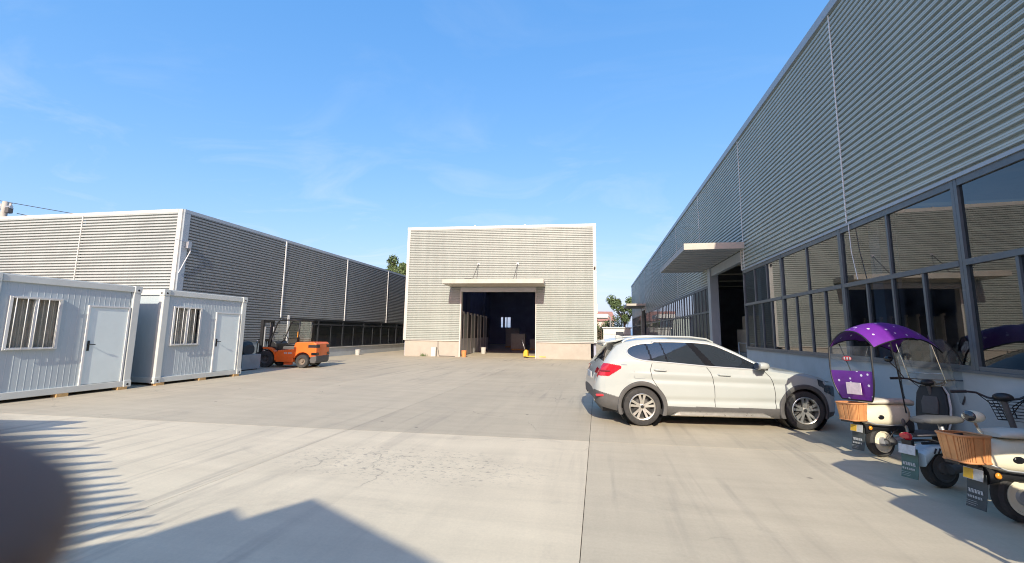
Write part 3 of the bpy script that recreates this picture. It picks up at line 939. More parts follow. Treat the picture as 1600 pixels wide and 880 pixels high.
tag(MB().tube([FL.P(YL0 + .34, .14, 5.0), FL.P(YL0 + .30, .16, 4.7), FL.P(YL0 + .15, .14, 4.3), FL.P(YL0 - .02, .10, 3.8)], .016, 8).build('loose_cable', 'cable', None, True),
    'loose white cable drooping down the corner of the left warehouse', 'cable')

# ------------------------------------------------------------------ white site cabins


def cabin(loc, label, curtain):
    W, Ln, Hh = 2.90, 6.0, 2.75
    z0 = 0.07
    c = empty('site_cabin', loc, 0, label, 'cabin', 'white site cabins')
    # local: front face at x = 0 looking +x, y along the front, box runs to -x
    Ff = Frame((0, 0, 0), (0, 1, 0), (1, 0, 0))
    for y in (0, W - 0.18):
        for x in (-0.18, -Ln):
            MB().box(x, x + 0.18, y, y + 0.18, z0, Hh).build('corner_post', 'cabin_frame', c, bevel=0.02, seg=3)
    for z, h in ((z0 + .002, 0.15), (Hh - 0.155, 0.15)):
        MB().box(-0.16, -0.006, 0.18, W - 0.18, z, z + h).build('front_beam', 'cabin_frame', c, bevel=0.008)
        MB().box(-Ln + 0.006, -Ln + 0.16, 0.18, W - 0.18, z, z + h).build('back_beam', 'cabin_frame', c, bevel=0.008)
        MB().box(-Ln + 0.18, -0.18, 0.006, 0.16, z, z + h).build('side_beam', 'cabin_frame', c, bevel=0.008)
        MB().box(-Ln + 0.18, -0.18, W - 0.16, W - 0.006, z, z + h).build('side_beam', 'cabin_frame', c, bevel=0.008)
    for y in (-0.012, W - 0.17):
        for zz in (z0 - 0.01, Hh - 0.17):
            MB().box(-0.18, 0.012, y, y + 0.182, zz, zz + 0.18).build('corner_block', 'cabin_frame', c, bevel=0.012)
            s = MB().lathe_y([(0.0, 0), (0.028, 0)], (0, 0, 0), 12)
            h = s.build('corner_hole', 'black', c)
            h.location = (0.0165, y + 0.09, zz + 0.07)
            h.rotation_euler = (0, 0, math.pi / 2)
            s = MB().lathe_y([(0.0, 0), (0.028, 0)], (0, 0, 0), 12).build('corner_hole', 'black', c)
            s.location = (-0.08, y - 0.003 if y < 0 else y + 0.185, zz + 0.07)
    MB().box(-Ln + .1, -.1, .1, W - .1, Hh - .08, Hh + 0.02).build('roof', 'cabin_frame', c)
    MB().box(-Ln + .1, -.1, .1, W - .1, z0 + .02, z0 + .12).build('floor', 'inner', c)

    def vribs(fr, u0, u1, za, zb, d):
        pts = []
        u = u0
        while u < u1 - 0.01:
            w = min(0.115, u1 - u)
            pts += [(u, 0), (u + w - .014, 0), (u + w - .011, .0026), (u + w - .003, .0026), (u + w, 0)]
            u += w
        mb = MB()
        mb.grid([[fr.P(a, d + b, z) for a, b in pts] for z in (za, zb)])
        return mb
    zi0, zi1 = z0 + .15, Hh - .15
    wy0, wy1, wz0, wz1 = 0.34, 1.24, 1.12, 2.29
    dy0, dy1, dz1 = 1.76, 2.69, 2.18
    for (a, b, za, zb) in ((.18, wy0, zi0, zi1), (wy0, wy1, zi0, wz0), (wy0, wy1, wz1, zi1), (wy1, dy0, zi0, zi1), (dy0, dy1, dz1, zi1), (dy1, W - .18, zi0, zi1)):
        vribs(Ff, a, b, za, zb, -0.05).build('wall_panel', 'cabin_panel', c)
    Fs = Frame((0, 0.05, 0), (-1, 0, 0), (0, -1, 0))
    vribs(Fs, .18, Ln - .18, zi0, zi1, 0).build('side_panel', 'cabin_panel', c)
    Fs2 = Frame((0, W - 0.05, 0), (-1, 0, 0), (0, 1, 0))
    vribs(Fs2, .18, Ln - .18, zi0, zi1, 0).build('side_panel', 'cabin_panel', c)
    MB().box(-Ln + .05, -Ln + .07, .18, W - .18, zi0, zi1).build('back_panel', 'cabin_panel', c)
    # window
    f = MB()
    f.fbox(Ff, wy0, wy0 + .05, -.07, .0, wz0, wz1).fbox(Ff, wy1 - .05, wy1, -.07, .0, wz0, wz1)
    f.fbox(Ff, wy0 + .05, wy1 - .05, -.07, -.002, wz0, wz0 + .05).fbox(Ff, wy0 + .05, wy1 - .05, -.07, -.002, wz1 - .05, wz1)
    f.fbox(Ff, (wy0 + wy1) / 2 - .025, (wy0 + wy1) / 2 + .025, -.06, -.012, wz0 + .05, wz1 - .05)
    w = f.build('window_frame', 'white_paint', c)
    for a, b in ((wy0 + .05, (wy0 + wy1) / 2 - .025), ((wy0 + wy1) / 2 + .025, wy1 - .05)):
        MB().fbox(Ff, a, b, -.045, -.04, wz0 + .05, wz1 - .05).build('pane', G_CAB, w)
    cu = MB()
    rows = []
    for z in (wz0 + .02, wz1 - .02):
        rows.append([Ff.P(wy0 + .03 + (0.84 - 0.30 * (1 - curtain)) * i / 60, -.115 + .022 * math.sin(i * 1.1), z) for i in range(61)])
    cu.grid(rows).build('curtain', 'curtain', w)
    for i in range(5):
        y = wy0 + .09 + i * (wy1 - wy0 - .18) / 4
        MB().tube([Ff.P(y, .03, wz0 + .02), Ff.P(y, .03, wz1 - .02)], .009, 6).build('bar', 'white_paint', w, True)
    [MB().fbox(Ff, wy0 + .02, wy1 - .02, .022, .038, z_, z_ + .015).build('bar_rail', 'white_paint', w) for z_ in (wz0 + .015, wz1 - .03)]
    # door
    d = MB()
    d.fbox(Ff, dy0, dy0 + .04, -.07, -.008, zi0, dz1).fbox(Ff, dy1 - .04, dy1, -.07, -.008, zi0, dz1).fbox(Ff, dy0 + .04, dy1 - .04, -.07, -.01, dz1 - .04, dz1)
    d.build('door_frame', 'white_paint', c)
    dr = MB().fbox(Ff, dy0 + .042, dy1 - .042, -.065, -.03, zi0 + .01, dz1 - .042).build('door', 'door_white', c, bevel=0.004)
    MB().fbox(Ff, dy0 + .07, dy0 + .12, -.03, -.018, 1.05, 1.30).build('lock_plate', 'black', dr, bevel=0.004)
    MB().tube([Ff.P(dy0 + .095, -.02, 1.21), Ff.P(dy0 + .095, .035, 1.21), Ff.P(dy0 + .2, .04, 1.205)], .011, 8).build('handle', 'black', dr, True)
    for y in (.05, W / 2 - .1, W - .3):
        MB().box(-.16, .02, y, y + .22, 0, z0).build('wood_block', 'wood', c)
    return c


cabin((-12.38, 6.04, 0), 'nearer white site cabin at the left edge, its barred window and door facing the yard', 1.0)
cabin((-12.38, 9.55, 0), 'farther white site cabin, between the nearer cabin and the orange forklift', 0.75)

# grey cabinet with a dark cover beside the farther cabin
gc = empty('cabinet', (-14.0, 13.75, 0), 0, 'grey metal cabinet with a dark cover half hidden behind the farther cabin', 'cabinet')
MB().box(-.35, .35, 0, .9, 0.04, .62).build('carcass', 'grey_cab', gc, bevel=0.01)
[MB().box(x_, x_ + .1, .1, .8, 0, .04).build('foot', 'black', gc) for x_ in (-.3, .2)]
MB().loft([(-.3, .30, .62, .95, .35), (-.1, .34, .62, 1.12, .35), (.15, .33, .62, 1.15, .35), (.28, .27, .62, 1.0, .35)]).build('cover', 'navy', gc, True)

# ------------------------------------------------------------------ white estate car


def smooth_fn(pts, win=0.05):
    xs_ = np.array([p[0] for p in pts])
    ys_ = np.array([p[1] for p in pts])
    g = np.arange(xs_[0] - 0.2, xs_[-1] + 0.2, 0.004)
    v = np.interp(g, xs_, ys_)
    k = max(3, int(win / 0.004)) | 1
    h = np.hanning(k + 2)[1:-1]
    h /= h.sum()
    vp = np.pad(v, k // 2, mode='edge')
    vs = np.convolve(vp, h, mode='valid')
    return lambda x: np.interp(x, g, vs)


c_zt = smooth_fn([(-.93, .60), (-.915, .72), (-.88, .86), (-.83, .98), (-.77, 1.06), (-.72, 1.12), (-.62, 1.25), (-.50, 1.385), (-.40, 1.475), (-.25, 1.54), (0, 1.578), (.3, 1.598), (.6, 1.605), (1.0, 1.60), (1.3, 1.575), (1.45, 1.545), (1.6, 1.49), (1.8, 1.405), (2.0, 1.305), (2.2, 1.195), (2.4, 1.085), (2.5, 1.055), (2.8, 1.025), (3.1, .975), (3.3, .92), (3.45, .85), (3.54, .76), (3.60, .64), (3.62, .52)], .07)
c_zb = smooth_fn([(-.93, .56), (-.90, .70), (-.85, .85), (-.78, 1.0), (-.6, 1.10), (-.3, 1.165), (0, 1.155), (.5, 1.125), (1.2, 1.07), (1.8, 1.04), (2.2, 1.015), (2.5, .985), (2.8, .945), (3.1, .89), (3.3, .83), (3.45, .76), (3.55, .66), (3.62, .49)], .07)
c_W = smooth_fn([(-.93, .58), (-.915, .66), (-.88, .745), (-.82, .81), (-.7, .855), (-.5, .885), (-.2, .905), (.1, .912), (1.4, .912), (2.8, .912), (3.0, .90), (3.2, .865), (3.35, .80), (3.48, .70), (3.57, .56), (3.62, .40)], .08)
c_Wr = smooth_fn([(-.93, .52), (-.88, .67), (-.75, .74), (-.6, .70), (-.45, .64), (-.2, .605), (.3, .61), (1.2, .615), (1.5, .63), (1.9, .69), (2.3, .77), (2.5, .79), (2.8, .79), (3.1, .77), (3.3, .70), (3.45, .60), (3.57, .46), (3.62, .32)], .12)
c_zr = smooth_fn([(-.93, .585), (-.9, .74), (-.85, .89), (-.78, 1.03), (-.72, 1.09), (-.62, 1.20), (-.5, 1.33), (-.4, 1.415), (-.25, 1.485), (0, 1.53), (.3, 1.55), (.6, 1.555), (1.0, 1.55), (1.3, 1.525), (1.45, 1.485), (1.6, 1.42), (1.8, 1.325), (2.0, 1.22), (2.2, 1.115), (2.4, 1.035), (2.5, 1.015), (2.8, .985), (3.1, .935), (3.3, .88), (3.45, .81), (3.54, .72), (3.60, .60), (3.62, .505)], .07)
c_zbot = smooth_fn([(-.93, .46), (-.88, .38), (-.75, .31), (-.45, .25), (0, .20), (2.6, .185), (3.25, .20), (3.5, .23), (3.6, .30), (3.62, .42)], .06)


def car_y_low(X, z):
    W, zb, z0 = c_W(X), c_zb(X), c_zbot(X)
    y = W - .055 * np.clip(1 - (z - z0) / .16, 0, 1) ** 2
    y = y - .035 * np.clip((z - .72) / np.maximum(zb - .72, .05), 0, 1) ** 2
    inb = np.clip((X + .3) / .5, 0, 1) * np.clip((2.9 - X) / .5, 0, 1)
    zl = .90 - .02 * X                                           # shoulder crease and scooped door
    y = y - inb * .020 * np.exp(-((z - (zl - .07)) / .045) ** 2) + inb * .008 * np.exp(-((z - (zl + .03)) / .03) ** 2)
    y = y - inb * .022 * np.exp(-((z - .47) / .055) ** 2)
    return y


def car_y_up(X, z):
    s = np.clip((z - c_zb(X)) / np.maximum(c_zr(X) - c_zb(X), .01), 0, 1)
    a = car_y_low(X, c_zb(X))
    return a + (c_Wr(X) - a) * s + .025 * 4 * s * (1 - s) * np.clip((c_zr(X) - c_zb(X)) / .3, 0, 1)


CAR_YAW = R(8.4)
car = empty('parked_car', (0, 0, 0), CAR_YAW, 'white five door estate car parked side on before the right warehouse', 'car')


def car_ysurf(X, z):
    return float(car_y_low(X, z) if z <= c_zb(X) else car_y_up(X, z))


def build_car():
    X = np.unique(np.concatenate([np.linspace(-.93, -.88, 14), np.linspace(-.88, -.3, 90), np.linspace(-.3, 3.0, 190), np.linspace(3.0, 3.55, 70), np.linspace(3.55, 3.62, 16)]))
    nl, nu, nr = 72, 30, 18
    rows = []
    for x in X:
        z0, zb, zr, zt, Wr = (float(f(x)) for f in (c_zbot, c_zb, c_zr, c_zt, c_Wr))
        zb = max(zb, z0 + .02)
        zr = max(zr, zb + .01)
        zt = max(zt, zr + .005)
        zl = np.linspace(z0, zb, nl)
        yl = car_y_low(np.full(nl, x), zl)
        zu = np.linspace(zb, zr, nu + 1)[1:]
        yu = car_y_up(np.full(nu, x), zu)
        a = np.linspace(0, 1, nr + 1)[1:]
        yr = Wr * (1 - a)
        zz = zr + (zt - zr) * (1 - (1 - a) ** 2.2)
        rows.append(np.stack([np.full(nl + nu + nr, x), np.concatenate([yl, yu, yr]), np.concatenate([zl, zu, zz])], 1))
    V = np.array(rows)
    nx, nt = V.shape[:2]
    parts = {}
    for i in range(nx - 1):
        for j in range(nt - 1):
            c = (V[i, j] + V[i + 1, j] + V[i, j + 1] + V[i + 1, j + 1]) / 4
            x, y, z = c
            d = min(math.hypot(x, z - .34), math.hypot(x - 2.84, z - .34))
            name = 'body_shell'
            if j < nl - 1 or (j < nl + 4 and d < .42):
                if d < .395 and y > .4:
                    continue
                cl = .365
                if x < -.3:
                    cl = .50 + (-.4 - x) * .22
                elif x > 3.2:
                    cl = .31
                if z < cl or d < .43:
                    name = 'lower_cladding'
                elif x > 3.10 and z > .90 - (x - 3.1) * .42 - .12 - .06 * (x > 3.2) and z < .90 - (x - 3.1) * .34 and x < 3.50:
                    name = 'headlight'
                elif -.86 < x < -.36 and .875 + max(0, (x + .62)) * .55 < z < 1.10 - max(0, (x + .62)) * .14:
                    name = 'tail_light'
                else:
                    rd = .21 + max(0, z - .80) * -.22 if z > .74 else .21 + (.74 - z) * .3
                    if rd < x < 1.265 + .03 * (z - .4):
                        name = 'rear_door'
                    elif 1.265 + .03 * (z - .4) <= x < 2.33 - max(0, z - .75) * .35:
                        name = 'front_door'
            elif j < nl + nu - 1:
                zb, zr = float(c_zb(x)), float(c_zr(x))
                if -.40 > x and z < 1.10 - max(0, (x + .62)) * .14 and x > -.86:
                    name = 'tail_light'
                lo, hi = zb + .012, zr - .045
                inside = lo < z < hi and x < 2.22
                if x < .26:
                    e = ((x - .26) / .49) ** 2 + ((z - 1.315) / .165) ** 2
                    inside = inside and e < 1
                if inside:
                    s = x + (z - 1.2) * .22
                    if s < .18:
                        name = 'quarter_window'
                    elif s < .215:
                        name = 'quarter_pillar'
                    elif s < .46:
                        name = 'vent_window'
                    elif s < .485:
                        name = 'door_pillar'
                    elif s < 1.085 + (z - 1.2) * -.45:
                        name = 'rear_door_window'
                    elif s < 1.24 + (z - 1.2) * -.55:
                        name = 'window_pillar'
                    else:
                        name = 'front_door_window'
            else:
                Wr = float(c_Wr(x))
                if 1.50 < x < 2.40 and y < Wr - .035:
                    name = 'windscreen'
                elif -.70 < x < -.43 and y < Wr - .09:
                    name = 'rear_window'
                elif x < -.80 and z < 1.08 and z > .9 and y > .42:
                    name = 'tail_light'
                elif x < -.86 and z < .60:
                    name = 'lower_cladding'
                elif x > 3.52 and y < .5 and z < .86:
                    name = 'grille'
            parts.setdefault(name, []).append((i, j))
    for end in (0, nx - 1):
        ring = [tuple(V[end, j]) for j in range(nt)]
        full = ring + [(x, -y, z) for x, y, z in ring[::-1]]
        MB().add(full, [tuple(range(len(full)))]).build('bumper_face', 'dark_grey', car)
    pm = dict(body_shell='car_paint', lower_cladding='dark_grey', headlight='lamp_glass', tail_light='red_lamp', rear_door='car_paint', front_door='car_paint', quarter_window='car_glass', vent_window='car_glass', rear_door_window='car_glass', front_door_window='car_glass', window_pillar='black_gloss', quarter_pillar='black_gloss', door_pillar='black_gloss', windscreen='car_glass', rear_window='car_glass', grille='black')
    both = ('body_shell', 'windscreen', 'rear_window', 'lower_cladding', 'grille')
    made = {}
    for name, cells in parts.items():
        for sides in (((1, -1),) if name in both else ((-1,), (1,))):
            mb = MB()
            for sd in sides:
                idx = {}
                vs, fs = [], []
                for i, j in cells:
                    q = []
                    for a, b in ((i, j), (i + 1, j), (i + 1, j + 1), (i, j + 1)):
                        if (a, b) not in idx:
                            idx[(a, b)] = len(vs)
                            p = V[a, b].copy()
                            if name in ('tail_light', 'headlight'):
                                p[1] += .006
                            vs.append((p[0], p[1] * sd, p[2]))
                        q.append(idx[(a, b)])
                    fs.append(tuple(q))
                mb.add(vs, fs)
            o = mb.build(name.replace('front_door', 'door').replace('rear_door', 'door') if 'window' not in name else name, pm[name], car, True, auto=60)
            made.setdefault(name, []).append(o)
    # floor pan and wheel wells
    MB().box(-.72, 3.4, -.60, .60, .20, .70).build('underbody', 'black', car)
    MB().box(-.45, 3.2, -.84, .84, .21, .30).build('underbody', 'black', car)
    for sd in (-1, 1):
        # wheel arch lips
        for cx in (0, 2.84):
            rows_ = []
            for k in range(49):
                a = R(-22) + R(224) * k / 48
                row = []
                for rr, off in ((.372, -.10), (.374, .006), (.395, .018), (.440, .014), (.452, -.004)):
                    x, z = cx + rr * math.cos(a), .345 + rr * math.sin(a)
                    row.append((x, sd * (float(c_W(x)) + off), max(z, .20)))
                rows_.append(row)
            MB().grid(rows_).build('wheel_arch', 'dark_grey', car, True)
            MB().lathe_y([(.40, 0), (.40, -.34 * sd)], (cx, sd * .88, .345), 40).build('wheel_well', 'black', car)
        # window trim
        pts = []
        for k in range(26):
            a = math.pi / 2 + math.pi * k / 25
            pts.append((.26 + .49 * math.cos(a), 1.315 + .165 * math.sin(a)))
        top = [(x, float(c_zr(x)) - .045) for x in np.linspace(2.16, .30, 40)]
        bot = [(x, float(c_zb(x)) + .010) for x in np.linspace(.30, 2.20, 40)]
        pts = [p for p in pts if float(c_zb(p[0])) + .01 < p[1]]
        path = top + pts + bot
        mb = MB()
        mb.tube([(x, sd * (car_ysurf(x, z) + .004), z) for x, z in path], .0115, 6, True)
        mb.build('window_trim', 'satin', car, True)
        for nm, path in (('rear_door_gap', [(.20, 1.12), (.16, 1.0), (.19, .85), (.26, .73), (.36, .60)]), ('centre_gap', [(1.17, 1.06), (1.23, .98), (1.27, .85), (1.285, .7), (1.285, .37)]), ('front_door_gap', [(2.17, 1.02), (2.26, .92), (2.32, .80), (2.335, .6), (2.34, .37)])):
            P = []
            for (xa, za), (xb, zb) in zip(path[:-1], path[1:]):
                for s in np.linspace(0, 1, 6)[:-1]:
                    P.append((xa + (xb - xa) * s, za + (zb - za) * s))
            P.append(path[-1])
            MB().tube([(x, sd * (car_ysurf(x, z) + .0005), z) for x, z in P], .0045, 5).build('panel_gap', 'black', car, True)
        MB().tube([(x, sd * (car_ysurf(x, z) + .001), z) for x, z in ((-.13, .98), (-.13, .86), (-.11, .845), (.05, .84), (.065, .86), (.06, .98))], .0035, 5).build('fuel_flap_gap', 'steel', car, True)
        for (hx, hz), dn in (((.34, 1.0), 'rear_door'), ((1.47, .935), 'front_door')):
            d_ = made[dn][0 if sd < 0 else 1]
            yy = sd * (car_ysurf(hx, hz) + .028)
            MB().tube([(hx - .11, yy - sd * .03, hz + .004), (hx - .09, yy, hz + .004), (hx, yy + sd * .006, hz), (hx + .09, yy, hz - .006), (hx + .11, yy - sd * .03, hz - .008)], .014, 8).build('handle', 'car_paint', d_, True)
        # silver sill blade
        rows_ = []
        for x in np.linspace(.50, 2.28, 30):
            t = min(1, (x - .50) / .14, (2.28 - x) / .16)
            y = sd * (float(c_W(x)) - .012)
            z0 = .195
            rows_.append([(x, y + sd * .0, z0 + .075 * t + .01), (x, y + sd * .028, z0 + .07 * t + .006), (x, y + sd * .034, z0 + .02), (x, y + sd * .0, z0)])
        MB().grid(rows_).build('sill_blade', 'alloy', car, True)
        # roof rail
        MB().tube([(x, sd * (float(c_Wr(x)) - .03), float(c_zr(x)) + h) for x, h in ((-.28, .012), (-.2, .045), (0, .055), (.5, .055), (1.0, .055), (1.3, .045), (1.42, .015))], .017, 8).build('roof_rail', 'car_paint', car, True)
        # mirror
        m = MB().loft([(1.98, .05, 1.09, 1.14, sd * 1.01), (2.01, .10, 1.05, 1.18, sd * 1.02), (2.08, .115, 1.045, 1.185, sd * 1.02), (2.16, .09, 1.06, 1.17, sd * 1.01), (2.19, .04, 1.09, 1.14, sd * 1.0)], 18).build('mirror', 'car_paint', car, True)
        MB().loft([(1.975, .08, 1.06, 1.17, sd * 1.02), (1.985, .085, 1.055, 1.172, sd * 1.02)], 18).build('mirror_glass', 'car_glass', m, True)
        MB().loft([(2.02, .11, 1.035, 1.07, sd * 1.0), (2.14, .12, 1.035, 1.075, sd * .97)], 14).build('mirror_base', 'black', m, True)
        MB().fbox(WORLD, -.90, -.70, sd * .79 - .05, sd * .79 + .05, .50, .545).build('reflector', 'red_lamp', car, bevel=0.01)
        # darker red core of the tail lamp
        MB().tube([(x, sd * (car_ysurf(x, .965) + .004), .965) for x in np.linspace(-.80, -.60, 8)], .02, 6).build('lamp_bar', 'red_dark', car, True)
        MB().tube([(x, sd * (car_ysurf(x, .80 - (x - 3.2) * .1) - .02), .82 - (x - 3.2) * .12) for x in (3.22, 3.28, 3.34, 3.40)], .045, 10).build('headlamp_lens', 'chrome', car, True)
        MB().tube([(-.885, sd * .46, .405), (-.70, sd * .46, .40)], .040, 12).build('exhaust_tip', 'chrome', car, True)
        MB().tube([(x, sd * (car_ysurf(x, 1.085) + .002), 1.085 - .0 * x) for x in np.linspace(-.36, -.26, 4)], .008, 5).build('badge', 'steel', car, True)
    # roof spoiler, fin, wiper, number plate
    MB().prism_y([(-.66, 1.465), (-.63, 1.488), (-.40, 1.535), (-.22, 1.565), (-.22, 1.545), (-.40, 1.49)], -.56, .56).build('roof_spoiler', 'car_paint', car, bevel=0.008)
    MB().prism_y([(-.30, 1.555), (-.10, 1.575), (-.12, 1.585), (-.24, 1.625), (-.29, 1.61)], -.022, .022).build('aerial_fin', 'car_paint', car, bevel=0.01)
    MB().tube([(-.77, 0, 1.09), (-.79, -.02, 1.11), (-.66, -.36, 1.23)], .012, 6).build('wiper', 'black', car, True)
    MB().box(-.925, -.905, -.26, .26, .78, .90).build('number_plate', 'print', car)
    MB().box(3.612, 3.63, -.24, .24, .42, .53).build('number_plate', 'print', car)
    # wheels
    for cx in (0, 2.84):
        for sd in (-1, 1):
            o = MB().lathe_y([(.225, -.10), (.30, -.112), (.325, -.10), (.34, -.06), (.342, 0), (.34, .06), (.325, .10), (.30, .112), (.225, .10)], (0, 0, 0), 56).build('wheel', 'rubber', car, True)
            o.location = (cx, sd * .795, .342)
            if sd > 0:
                o.rotation_euler = (0, 0, math.pi)
            w = o
            MB().lathe_y([(.228, -.098), (.236, -.112), (.228, -.118), (.212, -.112), (.205, -.05), (.205, .09)], (0, 0, 0), 48).build('rim', 'alloy', w, True)
            MB().lathe_y([(0, -.02), (.205, -.015)], (0, 0, 0), 32).build('rim_back', 'black', w, True)
            MB().lathe_y([(.05, -.045), (.145, -.045), (.145, -.03), (.05, -.03)], (0, 0, 0), 32).build('brake_disc', 'dark_grey', w, True)
            MB().lathe_y([(0, -.098), (.034, -.096), (.06, -.088), (.066, -.04)], (0, 0, 0), 24).build('hub', 'alloy', w, True)
            MB().lathe_y([(0, -.104), (.03, -.1005)], (0, 0, 0), 20).build('hub_cap', 'black', w, True)
            base = None
            for k in range(5):
                for s2 in (-1, 1):
                    a = R(90 + 72 * k) + s2 * R(9)
                    ca, sa = math.cos(a), math.sin(a)
                    mb = MB()
                    q = []
                    for r, hw, y in ((.045, .022, -.092), (.13, .0195, -.10), (.222, .024, -.108)):
                        for h in (-1, 1):
                            tw = s2 * .012 * (r - .045) / .18
                            q.append((r * ca - (h * hw + tw) * sa, y, r * sa + (h * hw + tw) * ca))
                    q2 = [(x, y + .03, z) for x, y, z in q]
                    mb.add(q + q2, [(0, 2, 3, 1), (2, 4, 5, 3), (0, 6, 8, 2), (2, 8, 10, 4), (1, 3, 9, 7), (3, 5, 11, 9)])
                    mb.build('spoke', 'alloy', w)
    return made


build_car()
# rear near wheel touches (0.72, 7.95): shift origin (rear axle, centre line)
_n = Vector((math.sin(CAR_YAW), -math.cos(CAR_YAW), 0))
for o_ in [c_ for c_ in car.children] + [g_ for c_ in car.children for g_ in c_.children]:
    if o_.location.length > 0 or (o_.parent is not car and o_.parent.location.length > 0):
        continue
    for v_ in o_.data.vertices:
        if v_.co.x < -.38:
            v_.co.x = -.38 + (v_.co.x + .38) * .84
car.location = Vector((0.77, 7.94, 0)) - _n * 0.90

# ------------------------------------------------------------------ orange forklift (x forward = mast side)
fk = empty('forklift', (-14.19, 15.96, 0), R(189.3), 'orange forklift truck with black mast parked beside the farther site cabin', 'forklift')


def wheel_simple(parent, loc, r, w, rim_r, m_t='rubber', m_r='wheel_dusty', name='wheel'):
    o = MB().lathe_y([(rim_r, -w / 2), (r * .93, -w / 2), (r, -w * .36), (r, w * .36), (r * .93, w / 2), (rim_r, w / 2)], (0, 0, 0), 32).build(name, m_t, parent, True)
    o.location = loc
    for s in (-1, 1):
        MB().lathe_y([(0, s * w * .30), (rim_r * .35, s * w * .32), (rim_r * .4, s * w * .15), (rim_r * .85, s * w * .18), (rim_r, s * w * .48)], (0, 0, 0), 24).build('rim', m_r, o, True)
        MB().lathe_y([(0, s * w * .42), (rim_r * .25, s * w * .40), (rim_r * .28, s * w * .3)], (0, 0, 0), 16).build('hub', m_r, o, True)
    return o


def build_forklift():
    for y in (-.52, .52):
        wheel_simple(fk, (0, y, .355), .355, .24, .18, 'rubber', 'dark_grey')
        wheel_simple(fk, (-1.62, y * .96, .285), .285, .22, .15, 'rubber', 'wheel_dusty')
    # counterweight with wheel cut-outs
    cw = [(-1.22, .92), (-1.26, 1.06), (-1.34, 1.10), (-2.10, 1.10), (-2.20, 1.04), (-2.22, .90), (-2.22, .50), (-2.02, .46), (-1.97, .42)]
    arch = [(-1.62 + .36 * math.cos(a), .30 + .36 * math.sin(a)) for a in np.linspace(R(20), R(160), 14)]
    right = [(-1.22, .40)]
    poly = cw[:7] + [(-2.0, .48)] + [p for p in arch[::-1]] + right
    MB().prism_y(poly, -.58, .58).build('counterweight', 'orange', fk, bevel=0.035, seg=3)
    MB().prism_y([(-2.0, .50), (-2.235, .52), (-2.235, .30), (-2.18, .20), (-1.98, .20), (-1.93, .34)], -.57, .57).build('rear_bumper', 'dark_grey', fk, bevel=0.03)
    [MB().box(-2.235, -1.85, *sorted((s_ * .30, s_ * .585)), .86, .99).build('vent_grille', 'black', fk, bevel=0.01) for s_ in (-1, 1)]
    [MB().box(-2.24, -2.0, *sorted((s_ * .36, s_ * .588)), .53, .66).build('tail_lamp', 'black_gloss', fk, bevel=0.02) for s_ in (-1, 1)]
    # chassis side with front mudguard
    a2 = [(0 + .44 * math.cos(a), .355 + .44 * math.sin(a)) for a in np.linspace(R(185), R(75), 14)]
    a3 = [(0 + .52 * math.cos(a), .355 + .52 * math.sin(a)) for a in np.linspace(R(75), R(140), 8)]
    for s in (-1, 1):
        y0, y1 = sorted((s * .40, s * .575))
        MB().prism_y([(-.44, .24), (-1.22, .24), (-1.22, .80), (-.52, .74), (-.43, .66), (-.40, .5)], y0, y1).build('side_panel', 'orange', fk, bevel=0.025)
        MB().prism_y(a2 + a3, *sorted((s * .40, s * .64))).build('mudguard', 'orange', fk, bevel=0.01)
        for i, (x0, w) in enumerate(((-.80, .035), (-.85, .02), (-.895, .035), (-.98, .04), (-1.035, .03), (-1.08, .035), (-1.13, .025))):
            MB().box(x0 - w, x0, s * .577 - .004, s * .577 + .004, .595, .655).build('letter_mark', 'print', fk)
        MB().box(-1.1, -.75, s * .42 - .05, s * .42 + .05, .12, .24).build('step', 'orange', fk)
    MB().box(-1.2, -.30, -.41, .41, .28, .62).build('chassis', 'black', fk)
    MB().prism_y([(-.05, .62), (-.38, .62), (-.34, 1.02), (-.22, 1.12), (-.10, 1.10)], -.44, .44).build('dashboard', 'black', fk, bevel=0.03)
    MB().prism_y([(-.55, .62), (-1.20, .62), (-1.20, .93), (-.60, .90)], -.36, .36).build('engine_hood', 'dark_grey', fk, bevel=0.03)
    seat = MB().loft([(-.62, .2, .90, .98), (-.75, .25, .89, 1.03), (-1.02, .25, .90, 1.04), (-1.1, .22, .92, 1.04)]).build('seat', 'black', fk, True)
    MB().loft([(1.0, .23, -1.18, -1.04), (1.2, .24, -1.22, -1.10), (1.42, .2, -1.26, -1.17), (1.47, .15, -1.26, -1.2)], axis='z').build('backrest', 'black', seat, True)
    MB().tube([(-.28, 0, 1.05), (-.46, 0, 1.24)], .025, 8).build('steering_column', 'black', fk, True)
    ring = [(-.47 + .07 * math.cos(a), .17 * math.sin(a), 1.25 + .14 * math.cos(a)) for a in np.linspace(0, 2 * math.pi, 24, endpoint=False)]
    MB().tube(ring, .015, 6, True).tube([(-.47, -.17, 1.25), (-.47, .17, 1.25)], .012, 6).build('steering_wheel', 'black', fk, True)
    # overhead guard
    for s in (-1, 1):
        MB().tube([(-.02, s * .5, .80), (-.10, s * .5, 1.15), (-.36, s * .5, 1.90), (-.46, s * .49, 2.02), (-.60, s * .49, 2.05)], .032, 8).build('guard_front_post', 'black', fk, True)
        MB().tube([(-1.30, s * .48, 1.06), (-1.36, s * .49, 2.0)], .032, 8).build('guard_rear_post', 'black', fk, True)
        MB().tube([(-.55, s * .49, 2.05), (-1.42, s * .49, 2.04)], .03, 8).build('guard_side_rail', 'black', fk, True)
        MB().box(-1.33, -1.30, s * .50 - .03, s * .50 + .03, 1.3, 1.55).build('work_lamp', 'amber', fk, bevel=0.01)
    for k in range(7):
        x = -.58 - k * .135
        MB().box(x - .03, x + .01, -.48, .48, 2.035, 2.06).build('guard_bar', 'black', fk)
    MB().box(-1.38, -1.36, -.46, .46, 1.12, 1.98).build('rear_screen', G_CAB, fk)
